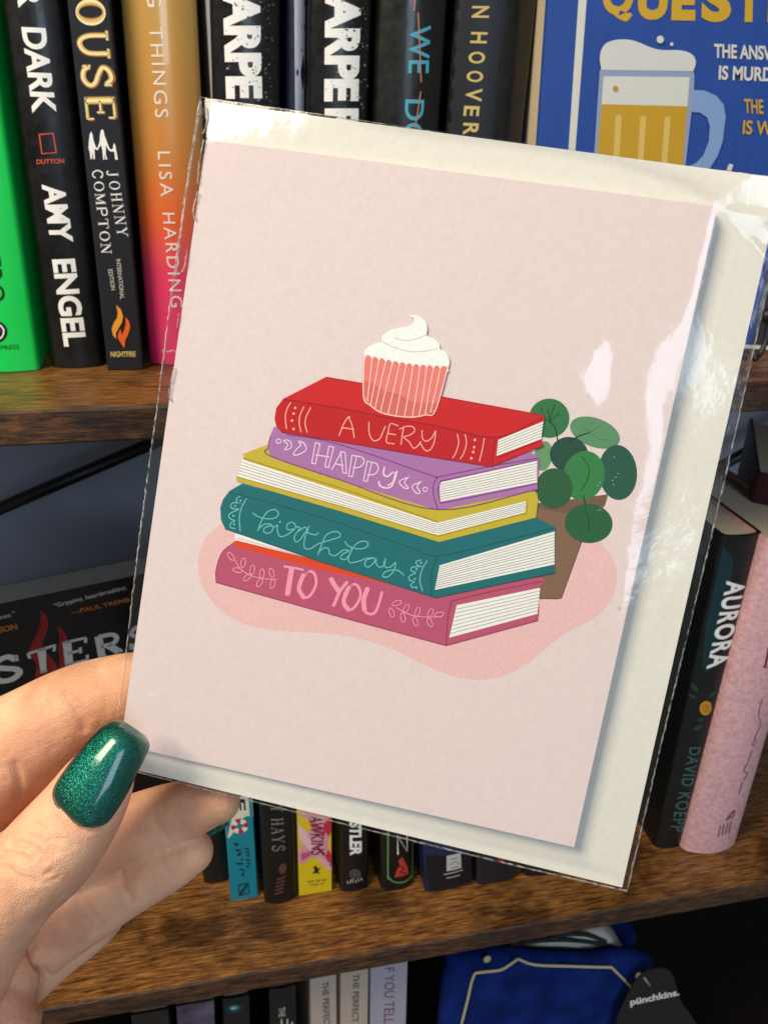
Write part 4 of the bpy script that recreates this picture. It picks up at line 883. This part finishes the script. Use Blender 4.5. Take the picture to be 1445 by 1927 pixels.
def ridx(): return [i for i in range(NU + 1)] + [j * (NU + 1) + NU for j in range(1, NV + 1)] + [NV * (NU + 1) + i for i in range(NU - 1, -1, -1)] + [j * (NU + 1) for j in range(NV - 1, 0, -1)]
ri = ridx()
rim = [(ri[i], ri[(i + 1) % len(ri)], ri[(i + 1) % len(ri)] + k, ri[i] + k) for i in range(len(ri))]
fix_normals(MB().add(vs + back, fs + fs2 + rim, CREAM).build('paper_front', env, True)).data.set_sharp_from_angle(angle=math.radians(50))

# sleeve
def film_mat(name, rough, tint=0.0, refl=1.0):
    M = bpy.data.materials.new(name); M.use_nodes = True; nt = M.node_tree; nt.nodes.clear()
    out = node(nt, 'ShaderNodeOutputMaterial'); tr_ = node(nt, 'ShaderNodeBsdfTransparent'); gl_ = node(nt, 'ShaderNodeBsdfGlossy'); mx = node(nt, 'ShaderNodeMixShader'); lw = node(nt, 'ShaderNodeLayerWeight'); lw.inputs[0].default_value = .5
    fr = node(nt, 'ShaderNodeMath', operation='POWER'); fr.inputs[1].default_value = 5.0; nt.links.new(lw.outputs['Facing'], fr.inputs[0])
    gl_.inputs['Roughness'].default_value = rough; tr_.inputs[0].default_value = (.985, .985, .985, 1)
    mu = node(nt, 'ShaderNodeMath', operation='MULTIPLY_ADD'); mu.inputs[1].default_value = refl; mu.inputs[2].default_value = tint; mu.use_clamp = True
    tc = node(nt, 'ShaderNodeTexCoord'); n1 = node(nt, 'ShaderNodeTexNoise'); n1.inputs['Scale'].default_value = 170; n1.inputs['Detail'].default_value = 4; nt.links.new(tc.outputs['Object'], n1.inputs['Vector'])
    bp = node(nt, 'ShaderNodeBump'); bp.inputs['Distance'].default_value = .00045; bp.inputs['Strength'].default_value = .4; nt.links.new(n1.outputs['Fac'], bp.inputs['Height']); nt.links.new(bp.outputs[0], gl_.inputs['Normal'])
    nt.links.new(fr.outputs[0], mu.inputs[0]); nt.links.new(mu.outputs[0], mx.inputs[0]); nt.links.new(tr_.outputs[0], mx.inputs[1]); nt.links.new(gl_.outputs[0], mx.inputs[2]); nt.links.new(mx.outputs[0], out.inputs[0])
    return M
FILM = film_mat('clear_film', .11, 0.05, .9); 
SEAM = film_mat('glint_white_seam', .3, .30, .6)
nt = SEAM.node_tree; df = node(nt, 'ShaderNodeBsdfDiffuse'); df.inputs[0].default_value = (.9, .9, .88, 1)  # white mixed into the seam colour for its bright glints
o_ = [q for q in nt.nodes if q.type == 'OUTPUT_MATERIAL'][0]; pm = o_.inputs[0].links[0].from_socket; m2 = node(nt, 'ShaderNodeMixShader')
n1 = node(nt, 'ShaderNodeTexNoise'); n1.inputs['Scale'].default_value = 650; n1.inputs['Detail'].default_value = 6; tc = node(nt, 'ShaderNodeTexCoord'); nt.links.new(tc.outputs['Object'], n1.inputs['Vector'])
mr = node(nt, 'ShaderNodeMapRange'); mr.inputs[1].default_value = .36; mr.inputs[2].default_value = .66; mr.inputs[4].default_value = .55; nt.links.new(n1.outputs['Fac'], mr.inputs[0])
nt.links.new(mr.outputs[0], m2.inputs[0]); nt.links.new(pm, m2.inputs[1]); nt.links.new(df.outputs[0], m2.inputs[2]); nt.links.new(m2.outputs[0], o_.inputs[0])
SC = [np.array(p, float) for p in ((377, 183), (1491, 338), (1179, 1677), (212, 1440))]
slv = thing('clear_sleeve', 'clear glossy plastic sleeve wrapped around card and envelope', 'sleeve', chit(SC[0], 0))
def sm(t): t = min(max(t, 0), 1); return t * t * (3 - 2 * t)
def bump2(x, y, cx, cy, sx, sy): return math.exp(-((x - cx) / sx) ** 2 - ((y - cy) / sy) ** 2)
def film_h(p):
    P0 = chit(p, 0); cu, cv_ = cuv(P0); e = env_off(cu) + .0004 + fold(p); hc = .0007
    wr = .0085 + .004 * math.sin(cv_ * 62 + .6)
    g_ = math.exp(-((cv_ - .035) / .011) ** 2) + .7 * math.exp(-((cv_ - .070) / .013) ** 2)
    x_ = (cu - CWD + .0004 + .0030 * g_) / (.0140 + .0028 * g_); a_ = .035 + .22 * g_
    t = max(min(1.0, (x_ + math.sqrt(x_ * x_ + a_ * a_)) / 2 / (1 + a_ * a_ / 4) - (.5 * a_ if x_ < -.5 else 0) * 0) if cu > CWD * .8 else 0.0, sm((-cv_) / .015), sm((cv_ - CHT) / .005), sm(-cu / .003))
    if cv_ < 0: e = max(e, -.0013 + fold(p))
    h = hc * (1 - t) + e * t
    q_ = (p[1] - 690) * .22
    h += .0016 * bump2(p[0], p[1], 1074 + q_, 706, 54, 80) + .0005 * bump2(p[0], p[1], 1120, 668, 26, 34) + .0007 * bump2(p[0], p[1], 1205, 735, 60, 120) + .0005 * bump2(p[0], p[1], 1180, 960, 55, 130)
    h += .00012 * math.sin(cu * 130 + 2 * math.sin(cv_ * 70)) * math.sin(cv_ * 95 + 1.3)
    return h
NU, NV = 150, 190; vs = []; fs = []
def left_bow(v_): return np.array((10 * math.sin(math.pi * v_) * -.6, 0))
for j in range(NV + 1):
    for i in range(NU + 1):
        p = quad_at(SC, i / NU, j / NV) + left_bow(j / NV) * (1 - i / NU) ** 4; vs.append(chit(p, film_h(p)))
for j in range(NV):
    for i in range(NU): a = j * (NU + 1) + i; fs.append((a, a + NU + 1, a + NU + 2, a + 1))
MB().add(vs, fs, FILM).build('front_film', slv, True)
vs = [chit(quad_at(SC, i / 10, j / 10) + left_bow(j / 10) * (1 - i / 10) ** 4, env_off(cuv(chit(quad_at(SC, i / 10, j / 10)))[0]) - .0024) for j in range(11) for i in range(11)]
MB().add(vs, [(j * 11 + i, j * 11 + i + 11, j * 11 + i + 12, j * 11 + i + 1) for j in range(10) for i in range(10)], FILM).build('back_film', slv, True)
def seam(pts, wpx, amp, off, name='seam'):
    P = catmull(pts, 40); v = []; f = []; n = len(P)
    for i, p in enumerate(P):
        t = P[min(i + 1, n - 1)] - P[max(i - 1, 0)]; t /= np.linalg.norm(t); nn_ = np.array((-t[1], t[0]))
        w_ = wpx * (.7 + .6 * rng.random()); o_ = amp * (rng.random() - .5)
        v += [chit(p + nn_ * (o_ - w_ / 2), off), chit(p + nn_ * o_, off + .00025 + .0003 * rng.random()), chit(p + nn_ * (o_ + w_ / 2), off)]
    for i in range(n - 1): f += [(3 * i, 3 * i + 1, 3 * i + 4, 3 * i + 3), (3 * i + 1, 3 * i + 2, 3 * i + 5, 3 * i + 4)]
    a, b_, c = (np.array(v[k]) for k in f[len(f) // 2][:3])
    if np.dot(np.cross(b_ - a, c - a), N) < 0: f = [q[::-1] for q in f]
    return MB().add(v, f, SEAM).build(name, slv)
seam([(377, 184), (352, 345), (325, 540), (299, 745), (270, 960), (242, 1190), (212, 1440)], 3.0, 1.6, -.001)
seam([(380, 190), (366, 270), (346, 400), (330, 520)], 2.4, 2.0, -.0006)
seam([(1491, 338), (1442, 549), (1362, 905), (1300, 1165), (1243, 1402), (1179, 1677)], 3.0, 1.4, -.0046)
seam([(212, 1440), (480, 1509), (800, 1588), (1000, 1636), (1179, 1677)], 3.2, .6, -.0036)
seam([(377, 183), (640, 221), (1000, 276), (1491, 338)], 2.0, .5, -.0036)

for pts in ([(386, 200), (390, 222), (387, 240), (381, 252)], [(384, 262), (376, 300), (372, 345)], [(372, 360), (364, 395), (366, 412)], [(352, 470), (348, 500), (342, 512)], [(338, 590), (332, 616)], [(328, 690), (318, 742), (321, 752)]):
    seam(pts, 2.6, 2.0, .0004, 'crease')  # film crinkles as whitened ribbons, their glints put into the colour
# ------------------------------------------------------------------ hand
def D_(px, py, back=0.0):                    # lens depth of the card plane there, plus an amount
    P = chit((px, py)); return (R @ (P - CAM_POS))[2] + back
def finger(pts, seg=28, n=7):
    """pts: (px, py, depth m, radius px[, flatten]) -> closed tapering tube with rounded tip"""
    C = [np.array((*at_depth((x, y), z), r * z / F)) for x, y, z, r in pts]
    C = catmull(C, n)
    # rounded ends
    def cap(c0, c1):
        d = c0[:3] - c1[:3]; d /= np.linalg.norm(d); r = c0[3]; o = []
        for a in (15, 32, 50, 66, 80): a = math.radians(a); o.append(np.array((*(c0[:3] + d * r * math.sin(a)), r * math.cos(a))))
        return o
    C = cap(C[0], C[1])[::-1] + C + cap(C[-1], C[-2])
    v, f = tube_pts([c[:3] for c in C], [c[3] for c in C], seg)
    return v, f
zt_ = D_(215, 1430)
hand_parts = [
    finger([(203, 1440, zt_ - .0085, 56), (186, 1470, zt_ - .0105, 68), (150, 1530, zt_ - .0125, 80), (100, 1595, zt_ - .013, 89), (62, 1634, zt_ - .013, 89), (28, 1662, zt_ - .013, 92), (-40, 1755, zt_ - .010, 96), (-130, 1880, zt_ - .004, 130), (-230, 2040, zt_ - .002, 190)]),
    finger([(420, 1270, D_(420, 1270, .0115), 52), (330, 1285, D_(330, 1285, .0125), 60), (245, 1300, zt_ + .0125, 72), (150, 1332, zt_ + .013, 82), (60, 1385, zt_ + .013, 94), (-30, 1445, zt_ + .013, 108), (-160, 1560, zt_ + .012, 125), (-280, 1720, zt_ + .012, 150)]),
    finger([(412, 1508, D_(412, 1508, .0115), 41), (370, 1518, D_(365, 1518, .0120), 52), (300, 1541, D_(300, 1541, .0135), 60), (200, 1582, zt_ + .0165, 67), (100, 1630, zt_ + .018, 73), (0, 1690, zt_ + .018, 84), (-120, 1770, zt_ + .016, 110), (-240, 1850, zt_ + .014, 150)]),
    finger([(360, 1602, D_(360, 1602, .0130), 42), (318, 1622, D_(318, 1622, .0135), 53), (240, 1660, D_(240, 1660, .016), 62), (150, 1708, zt_ + .019, 72), (60, 1765, zt_ + .019, 80), (-60, 1835, zt_ + .017, 105), (-200, 1920, zt_ + .014, 140)]),
    finger([(215, 1700, zt_ + .026, 40), (165, 1738, zt_ + .026, 54), (100, 1775, zt_ + .0255, 66), (20, 1830, zt_ + .022, 80), (-90, 1900, zt_ + .018, 110), (-200, 1990, zt_ + .014, 150)]),
    finger([(150, 1462, zt_ + .024, 40), (60, 1530, zt_ + .020, 62), (-40, 1610, zt_ + .016, 85), (-160, 1700, zt_ + .012, 120)]),
    finger([(12, 1842, zt_ + .006, 62), (-8, 1880, zt_ + .004, 88), (-34, 1960, zt_ + .002, 104), (-110, 2080, zt_, 170), (-240, 2300, zt_, 230), (-380, 2560, zt_ - .01, 250)]),
]
hv, hf = merge([(list(map(np.array, a)), b_) for a, b_ in hand_parts])
tmp = MB().add(hv, hf, METAL).build('hand_raw'); fix_normals(tmp)
rm = tmp.modifiers.new('remesh', 'REMESH'); rm.mode = 'VOXEL'; rm.voxel_size = .00062; rm.use_smooth_shade = True
sm_ = tmp.modifiers.new('smooth', 'SMOOTH'); sm_.factor = .5; sm_.iterations = 4
dg = bpy.context.evaluated_depsgraph_get(); dg.update()
hme = bpy.data.meshes.new_from_object(tmp.evaluated_get(dg)); bpy.data.objects.remove(tmp)
nv = len(hme.vertices); co = np.empty(nv * 3); hme.vertices.foreach_get('co', co); co = co.reshape(-1, 3)
no = np.array([v_.normal[:] for v_ in hme.vertices])
bvh = BVHTree.FromPolygons([tuple(c_) for c_ in co], [tuple(p.vertices) for p in hme.polygons])
def hit(p):
    r = ray(p); h_ = bvh.ray_cast(Vector(CAM_POS), Vector(r).normalized()); return np.array(h_[0]) if h_[0] is not None else None
creases = [
    ([(97, 1488), (104, 1517), (122, 1543), (146, 1559), (170, 1563), (192, 1557), (208, 1541)], .55, .55),
    ([(-5, 1570), (20, 1568), (48, 1560)], .25, .5), ([(60, 1660), (84, 1662), (108, 1652)], .25, .5), ([(30, 1560), (60, 1552), (88, 1560)], .2, .45),
     # (pixels, depth mm, half width mm)
    ([(20, 1590), (45, 1588), (70, 1600), (84, 1622)], .45, .7), ([(0, 1606), (30, 1608), (58, 1624), (72, 1646)], .5, .7), ([(-5, 1630), (22, 1640), (48, 1662)], .4, .7), ([(52, 1572), (82, 1584), (104, 1606)], .3, .6), ([(40, 1650), (70, 1655), (96, 1640)], .35, .7),
    ([(20, 1580), (36, 1600), (40, 1624)], .25, .5), ([(60, 1590), (66, 1612), (60, 1640)], .22, .5), ([(96, 1580), (122, 1580), (142, 1590)], .18, .5),
    ([(125, 1300), (150, 1345), (160, 1372)], .5, 1.2), ([(30, 1440), (38, 1474), (34, 1500)], .6, 1.0), ([(180, 1250), (196, 1300), (200, 1350)], .12, .8),
    ([(228, 1640), (232, 1668), (246, 1690)], .45, 1.0), ([(150, 1690), (170, 1718), (192, 1742)], .5, 1.0), ([(290, 1530), (300, 1556), (316, 1580)], .25, 1.0), ([(58, 1786), (64, 1806), (80, 1826), (92, 1840)], 1.2, 1.1), ([(300, 1610), (312, 1636), (330, 1656)], .2, .9),
]
disp = np.zeros(nv)
for px, dep, wd_ in creases:
    pts = [hit(p) for p in catmull(px, 8)]; pts = [p for p in pts if p is not None]
    if not pts: continue
    P = np.array(pts); lo, hi_ = P.min(0) - .006, P.max(0) + .006
    idx = np.where(np.all((co > lo) & (co < hi_), axis=1))[0]
    if len(idx) == 0: continue
    d = np.min(np.linalg.norm(co[idx][:, None, :] - P[None], axis=2), axis=1) * 1000
    disp[idx] = np.maximum(disp[idx], 1.35 * dep * np.exp(-(d / wd_) ** 2))
co = co - no * disp[:, None] * .001
base = np.array(at_depth((30, 1800), zt_))
hme.vertices.foreach_set('co', (co - base).ravel()); hme.update()
for p in hme.polygons: p.use_smooth = True
SK = bpy.data.materials.new('skin'); SK.use_nodes = True; nt = SK.node_tree; b = nt.nodes['Principled BSDF']
tc = node(nt, 'ShaderNodeTexCoord')
n1 = node(nt, 'ShaderNodeTexNoise'); n1.inputs['Scale'].default_value = 55; n1.inputs['Detail'].default_value = 5; nt.links.new(tc.outputs['Object'], n1.inputs['Vector'])
rp = node(nt, 'ShaderNodeValToRGB'); rp.color_ramp.elements[0].position = .40; rp.color_ramp.elements[0].color = lin((214, 158, 124)); rp.color_ramp.elements[1].position = .62; rp.color_ramp.elements[1].color = lin((242, 194, 156))
nt.links.new(n1.outputs['Fac'], rp.inputs[0])
n4 = node(nt, 'ShaderNodeTexNoise'); n4.inputs['Scale'].default_value = 24; n4.inputs['Detail'].default_value = 3; nt.links.new(tc.outputs['Object'], n4.inputs['Vector'])
m4 = node(nt, 'ShaderNodeMapRange'); m4.inputs[1].default_value = .45; m4.inputs[2].default_value = .75; m4.inputs[4].default_value = .6; nt.links.new(n4.outputs['Fac'], m4.inputs[0])
x4 = node(nt, 'ShaderNodeMix', data_type='RGBA'); nt.links.new(m4.outputs[0], x4.inputs[0]); nt.links.new(rp.outputs[0], x4.inputs[6]); x4.inputs[7].default_value = lin((222, 138, 112)); nt.links.new(x4.outputs[2], b.inputs['Base Color'])
b.inputs['Roughness'].default_value = .52; b.inputs['Specular IOR Level'].default_value = .38
b.inputs['Subsurface Weight'].default_value = .25; b.inputs['Subsurface Radius'].default_value = (1.0, .35, .18); b.inputs['Subsurface Scale'].default_value = .0035
vo = node(nt, 'ShaderNodeTexVoronoi', feature='DISTANCE_TO_EDGE'); vo.inputs['Scale'].default_value = 1700; nt.links.new(tc.outputs['Object'], vo.inputs['Vector'])
n2 = node(nt, 'ShaderNodeTexNoise'); n2.inputs['Scale'].default_value = 420; n2.inputs['Detail'].default_value = 5; nt.links.new(tc.outputs['Object'], n2.inputs['Vector'])
ma = node(nt, 'ShaderNodeMath', operation='MULTIPLY_ADD'); ma.inputs[1].default_value = .5; nt.links.new(vo.outputs['Distance'], ma.inputs[0]); nt.links.new(n2.outputs['Fac'], ma.inputs[2])
bp = node(nt, 'ShaderNodeBump'); bp.inputs['Distance'].default_value = .00056; bp.inputs['Strength'].default_value = .75; nt.links.new(ma.outputs[0], bp.inputs['Height']); nt.links.new(bp.outputs[0], b.inputs['Normal'])
hme.materials.clear(); hme.materials.append(SK)
for p in hme.polygons: p.material_index = 0
hand = thing('person', 'hand with long green nails pinching the sleeved card', 'person', base)
ho = bpy.data.objects.new('hand', hme); COL.objects.link(ho); ho.parent = hand; BASE[ho.name] = base

NM = bpy.data.materials.new('emerald_shimmer_polish'); NM.use_nodes = True; nt = NM.node_tree; b = nt.nodes['Principled BSDF']
tc = node(nt, 'ShaderNodeTexCoord'); vo = node(nt, 'ShaderNodeTexVoronoi'); vo.inputs['Scale'].default_value = 8500; nt.links.new(tc.outputs['Object'], vo.inputs['Vector'])
rp = node(nt, 'ShaderNodeValToRGB'); rp.color_ramp.elements[0].color = lin((2, 56, 54)); rp.color_ramp.elements[1].color = lin((18, 126, 106))
sx_ = node(nt, 'ShaderNodeSeparateColor'); nt.links.new(vo.outputs['Color'], sx_.inputs[0]); nt.links.new(sx_.outputs[0], rp.inputs[0]); nt.links.new(rp.outputs[0], b.inputs['Base Color'])
ge = node(nt, 'ShaderNodeNewGeometry'); vm = node(nt, 'ShaderNodeVectorMath', operation='SUBTRACT'); vm.inputs[1].default_value = (.5, .5, .5); nt.links.new(vo.outputs['Color'], vm.inputs[0])
vs_ = node(nt, 'ShaderNodeVectorMath', operation='SCALE'); vs_.inputs['Scale'].default_value = .75; nt.links.new(vm.outputs[0], vs_.inputs[0])
va_ = node(nt, 'ShaderNodeVectorMath', operation='ADD'); nt.links.new(vs_.outputs[0], va_.inputs[0]); nt.links.new(ge.outputs['Normal'], va_.inputs[1])
vn = node(nt, 'ShaderNodeVectorMath', operation='NORMALIZE'); nt.links.new(va_.outputs[0], vn.inputs[0]); nt.links.new(vn.outputs[0], b.inputs['Normal'])
b.inputs['Metallic'].default_value = .85; b.inputs['Roughness'].default_value = .38; b.inputs['Coat Weight'].default_value = 1.0; b.inputs['Coat Roughness'].default_value = .13

def nail(rows, arch, name, z_of):
    """rows: (left px, right px, k) from base to tip; arched across"""
    nu = 18; v = []; f = []
    Ls = catmull([r[0] for r in rows], 6); Rs = catmull([r[1] for r in rows], 6); n = len(Ls)
    for j in range(n):
        t = j / (n - 1)
        for i in range(nu + 1):
            u = i / nu; x = 2 * u - 1; p = np.array(Ls[j]) * (1 - u) + np.array(Rs[j]) * u
            dz = -arch(t) * (1 - abs(x) ** 2.2) * math.sqrt(max(.62 if t > .5 else 0, np.linalg.norm(np.array(Ls[j]) - np.array(Rs[j])) / 116.0))
            v.append(at_depth(p, z_of(t, p) + dz))
    for j in range(n - 1):
        for i in range(nu): a = j * (nu + 1) + i; f.append((a, a + 1, a + nu + 2, a + nu + 1))
    mb = MB().add(v, f, NM); o = mb.build(name, ho, True); fix_normals(o)
    so = o.modifiers.new('thickness', 'SOLIDIFY'); so.thickness = .0007; so.offset = 0
    return o
zn = lambda t, p: (zt_ - .0202) * (1 - t) + (zt_ - .0112) * t - .0020 * math.sin(math.pi * t)
nail([((146, 1552), (176, 1556)), ((122, 1536), (194, 1551)), ((106, 1512), (206, 1542)), ((103, 1486), (222, 1520)), ((124, 1450), (240, 1490)), ((156, 1410), (256, 1456)), ((186, 1378), (270, 1428)), ((205, 1362), (279, 1408)), ((216, 1357), (279, 1398)), ((228, 1356), (272, 1386))], lambda t: .0028 + .0012 * t, 'thumbnail', zn)
zf = D_(415, 1540, .024)
nail([((386, 1568), (390, 1578)), ((400, 1556), (404, 1568)), ((414, 1545), (418, 1560)), ((426, 1542), (430, 1550))], lambda t: .001, 'fingernail', lambda t, p: zf)
